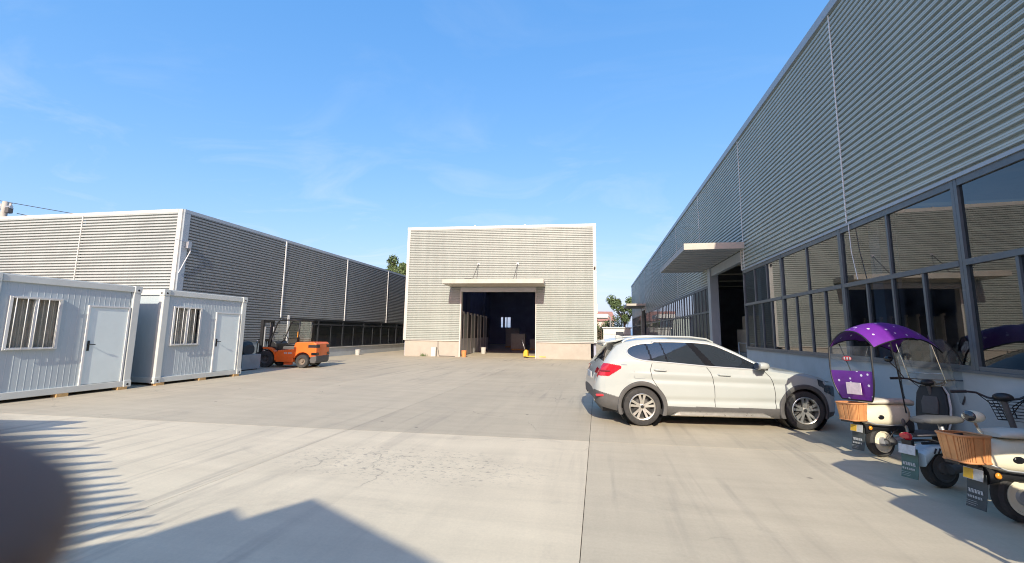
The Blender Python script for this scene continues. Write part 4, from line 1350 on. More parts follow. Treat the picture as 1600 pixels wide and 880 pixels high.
    MB().add([(-.13, -.46, 1.15), (-.13, .46, 1.15), (-.36, .46, 1.88), (-.36, -.46, 1.88)], [(0, 1, 2, 3)]).build('front_screen', G_CAB, fk, solid=0.006)
    # mast
    for s in (-1, 1):
        MB().box(.34, .46, s * .36 - .05, s * .36 + .05, .10, 2.05).build('mast_rail', 'black', fk, bevel=0.008)
        MB().box(.37, .44, s * .26 - .035, s * .26 + .035, .15, 2.0).build('mast_rail', 'dark_grey', fk)
        MB().tube([(.31, s * .30, .2), (.31, s * .30, 1.75)], .035, 10).build('lift_cylinder', 'steel', fk, True)
        MB().tube([(-.1, s * .42, .62), (.34, s * .38, .85)], .035, 8).build('tilt_cylinder', 'black', fk, True)
        MB().prism_y([(.56, .10), (.60, .10), (.60, .62), (.56, .62)], s * .25 - .06, s * .25 + .06).build('fork_shank', 'black', fk)
        MB().prism_y([(.56, .05), (1.62, .06), (1.62, .075), (.60, .10), (.56, .10)], s * .25 - .06, s * .25 + .06).build('fork', 'black', fk)
        MB().box(.44, .52, s * .47 - .05, s * .47 + .05, 1.02, 1.14).build('headlamp', 'chrome', fk, bevel=0.015)
    for z in (.35, 1.1, 1.95):
        MB().box(.34, .42, -.32, .32, z, z + .09).build('mast_crossbar', 'black', fk)
    MB().box(.48, .55, -.50, .50, .20, .28).box(.48, .55, -.50, .50, .50, .58).build('carriage', 'black', fk)
    for k in range(7):
        y = -.45 + k * .15
        MB().box(.49, .52, y - .012, y + .012, .58, 1.15).build('backrest_bar', 'black', fk)
    MB().box(.48, .53, -.47, .47, 1.15, 1.2).build('backrest_top', 'black', fk)


build_forklift()

# ------------------------------------------------------------------ scooters (x forward from rear axle, y left)


def glyph_rows(parent, fr, rows, m='print'):
    """White lettering blocks printed on a flap: rows of (z, height, u0, u1, count)."""
    for z, h, u0, u1, n in rows:
        mb = MB()
        step = (u1 - u0) / n
        for i in range(n):
            a = u0 + i * step
            w = step * .72
            t = h * .17
            for zz in ((0, .42, .83) if n > 1 else (.4,)):
                mb.fbox(fr, a, a + w * rng.uniform(.75, 1), 0, .0015, z + h * zz, z + h * zz + t)
            if n > 1:
                for uu in (rng.uniform(.05, .3), rng.uniform(.5, .8)):
                    mb.fbox(fr, a + w * uu, a + w * uu + t, 0, .0018, z, z + h)
        mb.build('printed_line', m, parent)


def basket(parent, x0, x1, hw, z0, z1):
    """Tapered slatted basket."""
    root = empty('basket')
    root.parent = parent
    n = 34

    def ring(t, zz):
        out = []
        for k in range(n):
            a = 2 * math.pi * k / n
            ca, sa = math.cos(a), math.sin(a)
            f = .86 + .14 * t
            out.append(((x0 + x1) / 2 + math.copysign(abs(ca) ** .45, ca) * (x1 - x0) / 2 * f, math.copysign(abs(sa) ** .45, sa) * hw * f, zz))
        return out
    b, t = ring(0, z0), ring(1, z1)
    base = MB().tube(b, .009, 6, True).build('bottom_rim', 'wicker_dark', parent, True)
    MB().tube(t, .011, 6, True).build('top_rim', 'wicker_dark', base, True)
    for k in range(n):
        pb, pt = Vector(b[k]), Vector(t[k])
        q = Vector(b[(k + 1) % n]) - pb
        w = q * .74
        q2 = (Vector(t[(k + 1) % n]) - pt) * .74
        c = Vector(((x0 + x1) / 2, 0, 0))
        inn = (Vector((pb.x, pb.y, 0)) - c).normalized() * -.006
        MB().hexa([pb, pb + w, pb + w + inn, pb + inn], [pt, pt + q2, pt + q2 + inn, pt + inn]).build('slat', 'wicker', base)
    lb, lt = ring(0, z0 + .003), ring(1, z1 - .004)
    mx = (x0 + x1) / 2
    MB().grid([[(mx + (p[0] - mx) * .955, p[1] * .955, p[2]) for p in rr + rr[:1]] for rr in (lb, lt)]).build('liner', 'wicker_dark', base, True)
    MB().add([(p[0] * .98 + .02 * (x0 + x1) / 2, p[1] * .98, p[2]) for p in ring(0, z0 + .004)], [tuple(range(n))]).build('base_board', 'wicker_dark', base)
    bpy.data.objects.remove(root)
    return base


def scooter(label, loc, heading, lean, body='cream', seat_m='seat_cream', shield_out='white_paint', flap='flap', canopy=False, steer=35, has_basket=True, bike=False, group='scooters parked along the right wall', mirrors=True, film='purple', wheel_r=.205):
    s = empty('scooter', loc, 0, label, 'scooter', group)
    s.rotation_euler = (R(-lean), 0, heading)
    s.rotation_mode = 'XYZ'
    wb = 1.12
    for x in (0, wb):
        r = wheel_r
        w = MB().lathe_y([(r * .66, -.04), (r * .85, -.052), (r * .97, -.035), (r, 0), (r * .97, .035), (r * .85, .052), (r * .66, .04)], (0, 0, 0), 36).build('wheel', 'rubber', s, True)
        w.location = (x, 0, r)
        for sd in (-1, 1):
            MB().lathe_y([(r * .68, sd * .042), (r * .70, sd * .052), (r * .62, sd * .052), (r * .58, sd * .036), (r * .3, sd * .034)], (0, 0, 0), 28).build('rim', body if not bike else 'dark_grey', w, True)
            MB().lathe_y([(0, sd * .062), (r * .28, sd * .058), (r * .32, sd * .03), (r * .66, sd * .026)], (0, 0, 0), 24).build('hub_motor', 'steel' if not bike else 'dark_grey', w, True)
    # rear body
    if not bike:
        bs = MB().loft([(-.345, .05, .53, .58), (-.33, .085, .48, .63), (-.27, .12, .44, .67), (-.15, .148, .42, .70), (.02, .16, .41, .715), (.2, .155, .41, .72), (.34, .14, .42, .715), (.42, .115, .45, .70), (.45, .07, .5, .66)], 26, 2.7).build('body_shell', body, s, True)
        MB().tube([(-.32, -.085, .50), (-.2, -.142, .455), (0, -.162, .44), (.2, -.158, .44)], .008, 6).build('body_trim', 'steel', bs, True)
        for sd in (-1, 1):
            MB().ball((-.10, sd * .148, .545), .05, 14, (1, .25, .62)).build('side_reflector', 'black_gloss', bs, True)
            MB().ball((.33, sd * .138, .60), .018, 10, (1, .4, 1)).build('lock', 'steel', bs, True)
            MB().ball((-.24, sd * .10, .40), .028, 10, (1, .6, 1)).build('indicator', 'amber', s, True)
        MB().loft([(-.30, .09, .30, .47), (-.15, .08, .34, .47), (.15, .10, .33, .46), (.42, .11, .30, .47)], 16).build('inner_fender', 'black', s, True)
        MB().loft([(.30, .11, .30, .62), (.44, .12, .28, .60), (.47, .11, .28, .56)], 16).build('battery_cover', 'black', s, True)
        MB().loft([(-.16, .10, .715, .75), (-.12, .13, .708, .775), (.05, .145, .705, .785), (.25, .14, .705, .78), (.45, .12, .69, .775), (.55, .09, .67, .76), (.59, .05, .68, .73)], 22, 2.8).build('seat', seat_m, s, True)
        MB().tube([(-.28, -.12, .705), (-.36, -.10, .70), (-.37, .10, .70), (-.28, .12, .705)], .013, 8).build('grab_rail', 'black', s, True)
    else:
        MB().loft([(-.27, .03, .24, .30), (-.26, .10, .22, .36), (-.14, .105, .34, .43), (.04, .105, .36, .44), (.16, .09, .34, .42)], 22, 4).build('rear_cover', body, s, True)
        for k in range(3):
            for sd in (-1, 1):
                MB().tube([(-.16 + k * .05, sd * .106, .36), (-.13 + k * .05, sd * .108, .41)], .008, 6).build('cover_slot', 'black', s, True)
        MB().loft([(-.16, .07, .66, .70), (-.13, .11, .645, .72), (.02, .125, .64, .735), (.2, .10, .64, .73), (.34, .055, .65, .72), (.38, .03, .665, .70)], 22, 2.5).build('seat', 'dark_grey', s, True)
        MB().tube([(.10, 0, .66), (.16, 0, .34)], .022, 8).build('seat_post', 'steel', s, True)
        MB().tube([(-.25, -.08, .46), (.05, -.08, .46), (.15, 0, .42)], .014, 8).build('rack_bar', 'black', s, True)
        MB().tube([(-.25, .08, .46), (.05, .08, .46), (.15, 0, .42)], .014, 8).build('rack_bar', 'black', s, True)
    MB().tube([(0, -.085, wheel_r), (.18, -.10, .25), (.40, -.10, .29)], .030, 10).build('swing_arm', 'steel' if not bike else 'dark_grey', s, True)
    MB().tube([(0, -.095, wheel_r), (.1, -.105, wheel_r + .02)], .05, 14).build('motor_cover', 'dark_grey', s, True)
    MB().tube([(-.02, .10, .22), (.06, .10, .45)], .022, 8).build('shock_absorber', 'steel', s, True)
    MB().tube([(.30, .10, .28), (.26, .22, .015)], .012, 6).build('side_stand', 'black', s, True)
    if not bike:
        ped = MB().tube([(.26, -.16, .36), (.20, -.22, .37), (.17, -.23, .44)], .017, 8).build('foot_lever', 'steel', s, True)
        MB().ball((.135, -.235, .485), .055, 12, (.55, .3, 1)).build('foot_pad', 'dark_grey', ped, True)
    fb = MB().loft([(.36, .12, .265, .315), (.45, .15, .265, .32), (.85, .15, .265, .32), (.92, .13, .28, .33)], 16, 5).build('floorboard', 'dark_grey', s, True)
    for sd in (-1, 1):
        MB().tube([(.44, sd * .152, .295), (.86, sd * .152, .295)], .010, 6).build('floor_trim', body, fb, True)
    # leg shield
    if not bike:
        MB().loft([(.29, .165, .86, .93), (.45, .20, .90, .955), (.65, .205, .94, .995), (.84, .185, .965, 1.02), (.95, .13, .985, 1.03)], 20, 4, 'z').build('leg_shield', 'black', s, True)
        MB().loft([(.30, .172, .915, .95), (.45, .21, .945, .985), (.65, .216, .982, 1.022), (.84, .195, 1.008, 1.045), (.95, .14, 1.02, 1.05)], 20, 4, 'z').build('front_panel', shield_out, s, True)
        MB().loft([(.56, .10, .90, .955), (.72, .11, .925, .985), (.80, .09, .95, .99)], 14, 4, 'z').build('glove_box', 'dark_grey', s, True)
        MB().loft([(1.0, .04, .30, .40), (1.08, .07, .36, .44), (1.2, .075, .36, .435), (1.32, .04, .26, .33)], 16).build('front_fender', body, s, True)
    else:
        MB().tube([(.45, 0, .32), (.75, 0, .30), (.90, 0, .55)], .035, 10).build('frame_tube', body, s, True)
    # steering group
    st = empty('steering_pivot')
    zz = 1.0 if not bike else .93
    bpy.data.objects.remove(st)
    ca, sa = math.cos(R(steer)), math.sin(R(steer))
    px, pz = .97, 0

    def S(x, y, z):
        return (px + x * ca - y * sa, x * sa + y * ca, z)
    stem = MB().tube([(1.06, 0, .42), (.995, 0, .75), (.965, 0, zz - .03)], .026, 10).build('steering_stem', 'dark_grey', s, True)
    for sd in (-1, 1):
        MB().tube([(wb, sd * .075, wheel_r), (1.09, sd * .075, .36), (1.04, sd * .04, .56)], .016, 8).build('fork_leg', 'steel', stem, True)
        MB().tube([S(0, sd * .03, zz - .04), S(.02, sd * .12, zz - .02), S(.015, sd * .20, zz + .03), S(-.06, sd * .31, zz + .045)], .012, 8).build('handlebar', 'black', stem, True)
        MB().tube([S(-.05, sd * .27, zz + .042), S(-.10, sd * .395, zz + .035)], .018, 10).build('grip', 'black', stem, True)
        MB().tube([S(-.005, sd * .235, zz + .04), S(.02, sd * .27, zz + .03), S(-.05, sd * .39, zz + .02)], .006, 6).build('brake_lever', 'steel', stem, True)
        if mirrors:
            mr = MB().tube([S(-.03, sd * .25, zz + .05), S(-.03, sd * .30, zz + .16), S(-.06, sd * .38, zz + .28)], .007, 6).build('mirror_stem', 'black', stem, True)
            MB().ball(S(-.06, sd * .39, zz + .32), .062, 16, (.5, 1.05, .72)).build('mirror_head', 'black_gloss', stem, True)
    MB().ball(S(0, 0, zz - .01), .08, 16, (.9, 1.1, .62)).build('meter_pod', 'black', stem, True)
    MB().ball(S(.07, 0, zz - .03), .06, 14, (.8, 1, 1)).build('headlamp', 'chrome', stem, True)
    for sd in (-1, 1):
        MB().tube([S(.0, sd * .2, zz + .03), S(.09, sd * .1, zz - .10), (1.03, 0, .72)], .005, 5).build('control_cable', 'black', stem, True)
    MB().tube([S(-.02, -.22, zz + .03), S(.10, -.20, zz + .02), S(.12, -.05, zz - .12), (1.02, -.05, .70)], .006, 6).build('control_cable', 'black', stem, True)
    MB().tube([(.0, -.10, wheel_r + .02), (.08, -.13, .34), (.2, -.13, .40)], .007, 6).build('motor_cable', 'black', s, True)
    # tail
    Ft = Frame((-.31, 0, 0), (0, -1, 0), (-1, 0, 0))
    rows = []
    for k in range(9):
        z = .40 - .30 * k / 8
        off = .015 + .05 * (k / 8) ** 1.6
        rows.append([Ft.P(u, off, z) for u in (-.085, -.03, .03, .085)])
    o = MB().grid(rows).build('mud_flap', flap, s, True, solid=0.004)
    Fp = Frame((-.375, 0, 0), (0, -1, 0), (-1, 0, 0))
    Fp.N = Vector((-1, 0, .14)).normalized()
    glyph_rows(o, Frame((-.352, 0, 0), (0, -1, 0), (-1, 0, 0)), [(.225, .032, -.065, .065, 5)])
    glyph_rows(o, Frame((-.366, 0, 0), (0, -1, 0), (-1, 0, 0)), [(.183, .020, -.065, .065, 6)])
    glyph_rows(o, Frame((-.381, 0, 0), (0, -1, 0), (-1, 0, 0)), [(.155, .010, -.07, .07, 1), (.138, .010, -.07, .07, 1), (.121, .010, -.07, .07, 1)])
    pb = MB().box(-.345, -.31, -.05, .05, .36, .48).build('plate_bracket', 'black', s)
    pt = MB().add([(-.362, -.085, .34), (-.362, .085, .34), (-.345, .085, .435), (-.345, -.085, .435)], [(0, 1, 2, 3)]).build('number_plate', 'print', s, solid=0.004)
    MB().add([(-.3655, -.005, .345), (-.3655, .08, .345), (-.350, .08, .430), (-.350, -.005, .430)], [(0, 1, 2, 3)]).build('plate_patch', 'yellow_print' if not bike else 'print', pt, solid=0.002)
    MB().loft([(-.36, .05, .50, .55), (-.33, .06, .48, .56)], 14).build('tail_lamp', 'red_lamp', s, True)
    if has_basket:
        basket(s, -.52, -.25, .145, .50, .725)
        MB().box(-.52, -.25, -.06, .06, .475, .495).build('basket_carrier', 'black', s)
    if canopy:
        rows = []
        nx_, ny_ = 20, 14
        for i in range(nx_ + 1):
            t = i / nx_
            x = -.28 + 1.16 * t
            zc = 1.60 + .26 * math.sin(math.pi * min(1, .12 + t * .80)) ** .8 - .03 * t
            hw = .30 + .10 * math.sin(math.pi * min(1, t * .9 + .1))
            zc -= .015 * (abs(t - .55) < .03)
            row = []
            for j in range(ny_ + 1):
                v = -1 + 2 * j / ny_
                row.append((x, v * hw, zc - .24 * abs(v) ** 2.2))
            rows.append(row)
        cn = MB().grid(rows).build('canopy_roof', film, s, True, solid=0.004, auto=80)
        edge = [r[0] for r in rows] + rows[-1][1:] + [r[-1] for r in rows[::-1]][1:] + rows[0][::-1][1:-1]
        MB().tube(edge, .009, 6, True).build('canopy_piping', 'black', cn, True)
        # rear drape: clear above, cloth below, rounded foot
        zr0 = 1.40
        def drape(za, zb):
            rr = []
            for k in range(13):
                z = za + (zb - za) * k / 12
                t = (zr0 + .2 - z) / .92
                hw = .31 * math.sqrt(max(0.02, 1 - max(0, (t - .42) / .66) ** 2.2))
                rr.append([(-.29 - .03 * math.sin(t * 3) + .06 * max(0, t - .6), hw * v, z + .02 * (1 - abs(v)) * 0) for v in np.linspace(-1, 1, 9)])
            return rr
        up = drape(1.50, 1.16)
        lo = drape(1.16, .76)
        MB().grid(up).build('rear_window', G_FILM, cn, True)
        MB().grid(lo).build('rear_drape', film, cn, True, solid=0.003)
        pts = [r[0] for r in up + lo] + [r[-1] for r in (up + lo)[::-1]]
        MB().tube(pts, .011, 6).build('drape_piping', 'black', cn, True)
        MB().box(-.338, -.332, -.13, .08, .84, 1.0).build('paper_card', 'paper', cn)
        st_ = MB().ball((-.335, .02, 1.33), .07, 16, (.05, 1, .5)).build('sticker', 'red_print', cn, True)
        for u in (-.03, .01, .05):
            MB().box(-.3445, -.339, u - .008, u + .008, 1.315, 1.35).build('sticker_mark', 'print', cn)
        # windscreen film with bright rods
        ws = [[(.86 + .10 * t, y, 1.60 - .66 * t) for y in np.linspace(-.35, .35, 7)] for t in np.linspace(0, 1, 7)]
        MB().grid(ws).build('windscreen', G_FILM, cn, True)
        for y in (-.22, .24):
            MB().tube([(.80, y, 1.66), (.955, y, 1.10), (.98, y, 1.0)], .009, 6).build('windscreen_rod', 'chrome', cn, True)
        MB().tube([(.955, -.22, 1.12), (.955, .24, 1.12)], .007, 6).build('cross_rod', 'chrome', cn, True)
        MB().tube([(.965, -.42, 1.04), (.975, 0, 1.03), (.965, .42, 1.04)], .008, 6).build('lower_rod', 'black', cn, True)
        for sd in (-1, 1):
            pth = [(.88, sd * .36, 1.57), (.98, sd * .40, 1.40), (1.05, sd * .42, 1.15), (1.04, sd * .42, .95), (.98, sd * .36, .72)]
            MB().tube(pth, .010, 6).build('side_piping', 'black', cn, True)
            MB().grid([[(.87, sd * .35, 1.57), (.88, sd * .36, 1.57)], [(.88, sd * .35, 1.40), (.98, sd * .40, 1.40)], [(.90, sd * .35, 1.15), (1.05, sd * .42, 1.15)], [(.95, sd * .34, .95), (1.04, sd * .42, .95)], [(.97, sd * .34, .74), (.98, sd * .36, .72)]]).build('side_film', G_FILM, cn, True)
            MB().tube([(.30, sd * .16, .60), (.05, sd * .33, 1.15), (-.05, sd * .37, 1.55)], .008, 6).build('canopy_strut', 'black', cn, True)
    return s


s1 = scooter('cream scooter under a purple dotted rain canopy with a tan slatted basket', (3.85, 6.87, 0), R(21), 3, canopy=True, steer=30, mirrors=True)
s2 = scooter('small pale blue moped with black seat between the two cream scooters', (3.74, 5.68, 0), R(18), 4, body='pale_blue', bike=True, has_basket=False, canopy=False, steer=32, flap='flap_green', mirrors=False, wheel_r=.20)
s3 = scooter('cream scooter nearest the camera at the right edge, tan basket and lettered mud flap', (3.76, 4.81, 0), R(8), 3, canopy=False, steer=20, mirrors=True, wheel_r=.215)
for s_, k_ in ((s1, 1.01), (s2, 1.05), (s3, 1.04)):
    s_.scale = (k_, k_, k_)
# wire basket on the moped's front
bk = MB()
for k in range(7):
    z = .66 + .035 * k
    w_ = .15 + .01 * k
    bk.tube([(1.06, -w_, z), (1.36, -w_, z), (1.36, w_, z), (1.06, w_, z)], .005, 5, True)
for k in range(6):
    x = 1.06 + .06 * k
    bk.tube([(x, -.15, .66), (x, -.21, .87)], .004, 5).tube([(x, .15, .66), (x, .21, .87)], .004, 5)
bk.build('front_basket', 'black', s2, True)
# round lamp on its stem behind the near scooter's seat
lp = MB().tube([(-.14, .05, .70), (-.18, .06, .76), (-.20, .06, .82)], .014, 8).build('lamp_stem', 'chrome', s3, True)
MB().ball((-.21, .06, .875), .080, 18, (1.0, .95, .70)).build('lamp_shell', 'cream', s3, True)
MB().ball((-.262, .045, .88), .064, 18, (.45, .9, .75)).build('lamp_lens', 'lamp_glass', s3, True)
# two more stand in the row to the right of the frame (their shade falls into view)
s4 = scooter('scooter with a purple rain canopy standing just outside the right edge of the row', (3.62, 3.30, 0), R(6), 3, canopy=True, steer=20, body='pale_blue', mirrors=True)
s5 = scooter('cream scooter with a purple rain canopy farthest outside the right edge of the row', (3.52, 2.05, 0), R(4), 3, canopy=True, steer=10, mirrors=True)

# ------------------------------------------------------------------ small things by the centre shed
bx = empty('utility_box', FM.P(-2.62, 0.16, 0), R(4), 'small white utility box at the foot of the centre shed plinth', 'box')
MB().box(-.16, .16, -.14, .12, 0, .62).build('case', 'bucket_white', bx, bevel=0.015)
MB().box(-.13, .13, -.146, -.14, .05, .56).build('lid', 'white_paint', bx)
tag(MB().tube([FM.P(-2.42, .0, 1.02), FM.P(-2.40, .02, .5), FM.P(-2.30, .06, .05), FM.P(-1.2, .10, .02)], .02, 6).build('drain_pipe', 'dark_grey', None, True), 'thin dark hose running down the centre shed plinth to the ground', 'hose')


def bucket(loc, r, h, m, label):
    b = empty('bucket', loc, 0, label, 'bucket')
    MB().lathe_z([(0, .004), (r * .82, 0), (r, h), (r * .95, h), (r * .78, .02), (0, .02)], (0, 0, 0), 24).build('pail', m, b, True)
    MB().tube([(r * 1.02 * math.cos(a), r * 1.02 * math.sin(a), h - .015) for a in np.linspace(0, 2 * math.pi, 24, endpoint=False)], .012, 6, True).build('rim', m, b, True)
    MB().tube([(r * math.cos(a), .02, h - .03 - r * .7 * math.sin(a)) for a in np.linspace(0, math.pi, 12)], .006, 6).build('handle', 'steel', b, True)
    return b


bucket(FM.P(DL + .35, .12, 0), .17, .42, 'bucket_orange', 'orange bucket at the left jamb of the centre shed doorway')
bucket(FM.P(DL + .75, -4.2, .013), .20, .48, 'bucket_white', 'white bucket on the floor inside the centre shed doorway')
bucket((-15.75, 25.0, 0), .17, .36, 'bucket_white', 'white bucket on the ground below the left warehouse windows')
pj = empty('pallet_jack', FM.P(DR - .45, -.35, 0), R(180), 'yellow pallet jack by the right jamb of the centre shed doorway', 'pallet jack')
for s in (-1, 1):
    MB().box(-1.15, .1, s * .2 - .08, s * .2 + .08, .08, .14).build('fork', 'yellow', pj, bevel=0.01)
    wheel_simple(pj, (-1.0, s * .2, .05), .05, .07, .02)
    wheel_simple(pj, (.22, s * .09, .09), .09, .06, .04)
MB().prism_y([(.02, .1), (.32, .1), (.30, .42), (.18, .55), (.04, .45)], -.24, .24).build('pump_body', 'yellow', pj, bevel=0.03)
MB().tube([(.22, 0, .45), (.42, 0, 1.05)], .022, 8).build('tiller', 'steel', pj, True)
MB().tube([(.42, -.12, 1.05), (.48, -.13, 1.2), (.48, .13, 1.2), (.42, .12, 1.05)], .018, 8, True).build('tiller_grip', 'black', pj, True)
tuft = MB()
for k in range(70):
    a, l, t = rng.uniform(0, 6.28), rng.uniform(.08, .28), rng.uniform(.01, .2)
    b = FM.P(-3.4 + rng.gauss(0, .12), .10 + abs(rng.gauss(0, .05)), 0)
    d = Vector((math.cos(a) * .5, math.sin(a) * .5, 1)).normalized() * l
    q = Vector((-math.sin(a), math.cos(a), 0)) * .012
    tuft.add([b - q, b + q, b + d], [(0, 1, 2)])
tag(tuft.build('weeds', 'leaf_b'), 'tuft of green weeds at the foot of the centre shed plinth', 'weeds', kind='stuff')

# ------------------------------------------------------------------ trees and far things


def tree(name, label, base, h, blobs, n, leaf, group, mats=('leaf_a', 'leaf_b'), lean=0.0):
    t = empty(name, base, 0, label, 'tree', group)
    mb = MB()
    mb.tube([(0, 0, 0), (.05 * h * lean, 0, h * .35), (.08 * h * lean, .02 * h, h * .75)], .035 * h, 10, r1=.012 * h)
    for (x, y, z, r) in blobs:
        mb.tube([(.03 * h * lean, 0, z * .55), (x * .6, y * .6, z * .8), (x, y, z)], .012 * h, 6, r1=.004 * h)
    mb.build('trunk', 'bark', t, True)
    for mi, mm in enumerate(mats):
        cb = MB()
        for (x, y, z, r) in blobs:
            for k in range(n):
                while True:
                    p = Vector((rng.uniform(-1, 1), rng.uniform(-1, 1), rng.uniform(-1, 1)))
                    if .25 < p.length < 1:
                        break
                p = p * r * (0.75 + .35 * rng.random())
                c = Vector((x, y, z)) + p
                u = Vector((rng.gauss(0, 1), rng.gauss(0, 1), rng.gauss(0, 1))).normalized() * leaf * rng.uniform(.6, 1.3)
                w = u.cross(Vector((rng.gauss(0, 1), rng.gauss(0, 1), rng.gauss(0, 1)))).normalized() * leaf * .5
                cb.add([c - u, c - w, c + u, c + w], [(0, 1, 2, 3)])
        cb.build('crown', mm, t)
    return t


def blobs(n, sx, sy, z0, z1, r):
    return [(rng.uniform(-sx, sx), rng.uniform(-sy, sy), rng.uniform(z0, z1), rng.uniform(.6, 1.2) * r) for _ in range(n)]


tree('tree', 'dark green tree rising behind the left warehouse roof beside the centre shed', (-33.2, 64, 0), 14.5, blobs(16, 2.0, 2.5, 9.0, 13.8, 1.0), 260, .2, 'far trees')
tree('tree', 'leafy green tree beside the far end of the right warehouse', (4.4, 72, 0), 7.9, blobs(16, 2.3, 2.5, 3.8, 7.7, .85), 190, .16, 'far trees')
tree('bush', 'broad olive bush behind the far white hut', (0.6, 78, 0), 4.5, blobs(18, 4.2, 2, 1.2, 4.0, 1.5), 300, .17, 'far trees')
# white hut at the end of the lane
ht = empty('hut', (2.3, 56, 0), 0, 'small white hut at the far end of the lane with a dark doorway', 'hut')
MB().box(-1.6, 1.9, 0, 3, 0, 2.35).build('wall', 'white_paint', ht)
MB().box(-1.75, 2.05, -.15, 3.15, 2.35, 2.5).build('roof', 'white_paint', ht)
MB().box(.0, 1.0, -.03, 0, 0.1, 1.9).build('doorway', 'inner_dark', ht)
MB().box(-1.6, 1.9, -.02, 0, 1.55, 1.62).build('trim', 'steel', ht)
# second far shed behind the centre one, with a pale canopy over the lane
fs = empty('shed', (-3.5, 62, 0), 0, 'far grey shed beyond the centre shed with a white canopy over the lane', 'shed')
MB().box(-8, 2.8, 0, 12, 0, 4.0).build('wall', 'clad_slate', fs)
MB().box(-8.2, 3.0, -.2, 12.2, 4.0, 4.2).build('roof', 'roof', fs)
MB().box(2.8, 5.0, -.5, 5, 3.95, 4.5).build('canopy', 'white_paint', fs)
MB().tube([(5.3, 0, 0), (5.3, 0, 4.0), (4.9, 0, 4.4)], .12, 8).build('canopy_post', 'steel', fs, True)
hs = empty('house', (-4.2, 96, 0), R(10), 'distant house with a brownish red roof seen past the centre shed', 'house')
MB().box(-2, 8, 0, 8, 0, 4.5).build('wall', 'house', hs)
MB().hexa([(-2.4, -.4, 4.5), (8.4, -.4, 4.5), (8.4, 8.4, 4.5), (-2.4, 8.4, 4.5)], [(-2.4, 3.9, 6.9), (8.4, 3.9, 6.9), (8.4, 4.1, 6.9), (-2.4, 4.1, 6.9)]).build('roof', 'roof_tile', hs)
for k in range(3):
    MB().box(-.5 + 2.6 * k, .7 + 2.6 * k, -.04, 0, 1.6, 3.2).build('window', 'inner_dark', hs)
for k in range(2):
    MB().box(3.2 + k * 1.2, 3.6 + k * 1.2, 3.0, 3.5, 5.6, 8.6).build('chimney', 'house', hs)
# utility pole at the left edge
up_ = empty('utility_pole', (-27.55, 13.5, 0), 0, 'grey utility pole with insulators at the left edge behind the silver warehouse', 'pole')
MB().tube([(0, 0, 0), (0, 0, 7.5)], .15, 12, r1=.11).build('pole', 'pole', up_, True)
MB().box(-1.4, .42, -.06, .06, 7.15, 7.27).build('crossarm', 'steel', up_)
MB().box(-1.4, .30, -.05, .05, 6.55, 6.64).build('crossarm', 'steel', up_)
MB().box(.18, .40, -.10, .10, 6.92, 7.2).build('transformer_box', 'dark_grey', up_, bevel=0.03)
for x in (-1.2, -.7, -.25, .35):
    MB().lathe_z([(0, 0), (.05, 0), (.06, .06), (.03, .08), (.055, .14), (0, .16)], (x, 0, 7.27), 12).build('insulator', 'bucket_white', up_, True)
for k in range(3):
    MB().tube([(-.05, -.05, 6.9 - k * .45), (-.5, -.1, 6.55 - k * .45), (-1.2, -.05, 6.75 - k * .4)], .018, 6).build('jumper_wire', 'wire', up_, True)


def wire(a, b, sag, label):
    a, b = Vector(a), Vector(b)
    tag(MB().tube([a.lerp(b, t) - Vector((0, 0, 4 * sag * t * (1 - t))) for t in np.linspace(0, 1, 20)], .018, 5).build('power_line', 'wire', None, True), label, 'wire', 'power lines at the left')


wire((-36, 12.6, 9.0), (-18.0, 26.0, 6.9), .15, 'upper dark power line slanting down over the left warehouse roof')
wire((-28.3, 14.3, 7.2), (-16, 40, 5.2), .2, 'lower dark power line leaving the pole toward the left warehouse roof')

# ------------------------------------------------------------------ unseen shade casters placed behind the camera for the foreground shadows
KX, KY = -0.22, 1.68
HB = 4.6


def back(px, py, z):
    """Point at height z whose shade falls on the ground at (px, py)."""
    return (px - KX * z, py - KY * z, z)


bh = empty('workshop', (0, -9, 0), 0, 'unseen flat roofed workshop behind the camera whose corner shades the foreground', 'workshop')
roof_poly = [(-2.76, 3.77), (6.5, -.75), (3.0, -8.0), (-9.5, -3.8), (-4.6, 1.6), (-3.75, 2.35), (-3.50, 2.95), (-3.31, 3.40), (-3.05, 3.25)]  # outline follows the foreground shadow it is there to cast
WB(MB().hexa([back(x, y, HB - .25) for x, y in [(-2.76 + .0, 3.77 - .0)] + roof_poly[1:]], [back(x, y, HB) for x, y in roof_poly]), 'roof', 'roof', bh)
q = [Vector(back(x, y, 0)) + Vector((-KX * HB, -KY * HB, 0)) for x, y in ((-2.5, 3.0), (5.8, -1.0), (3.0, -7.5), (-8.5, -3.6), (-3.2, 2.0))]
WB(MB().hexa([Vector((p.x, p.y, 0)) for p in q], [Vector((p.x, p.y, HB - .26)) for p in q]), 'wall', 'clad_grey', bh)
pg = empty('shadow_slats', (0, -4, 0), 0, 'unseen added slatted awning left of the workshop behind the camera', 'occluder')  # unseen slats, added and shaped only for their comb-like shadow
tips = [(-8.8, 5.69), (-8.21, 5.36), (-7.65, 5.05), (-7.21, 4.80), (-6.71, 4.56), (-6.28, 4.34), (-5.88, 4.14), (-5.54, 3.96), (-5.23, 3.79), (-4.95, 3.64), (-4.73, 3.53), (-4.50, 3.42), (-4.27, 3.32), (-4.06, 3.19), (-3.85, 3.10), (-3.63, 2.99), (-3.41, 2.88)]
HA = 2.0
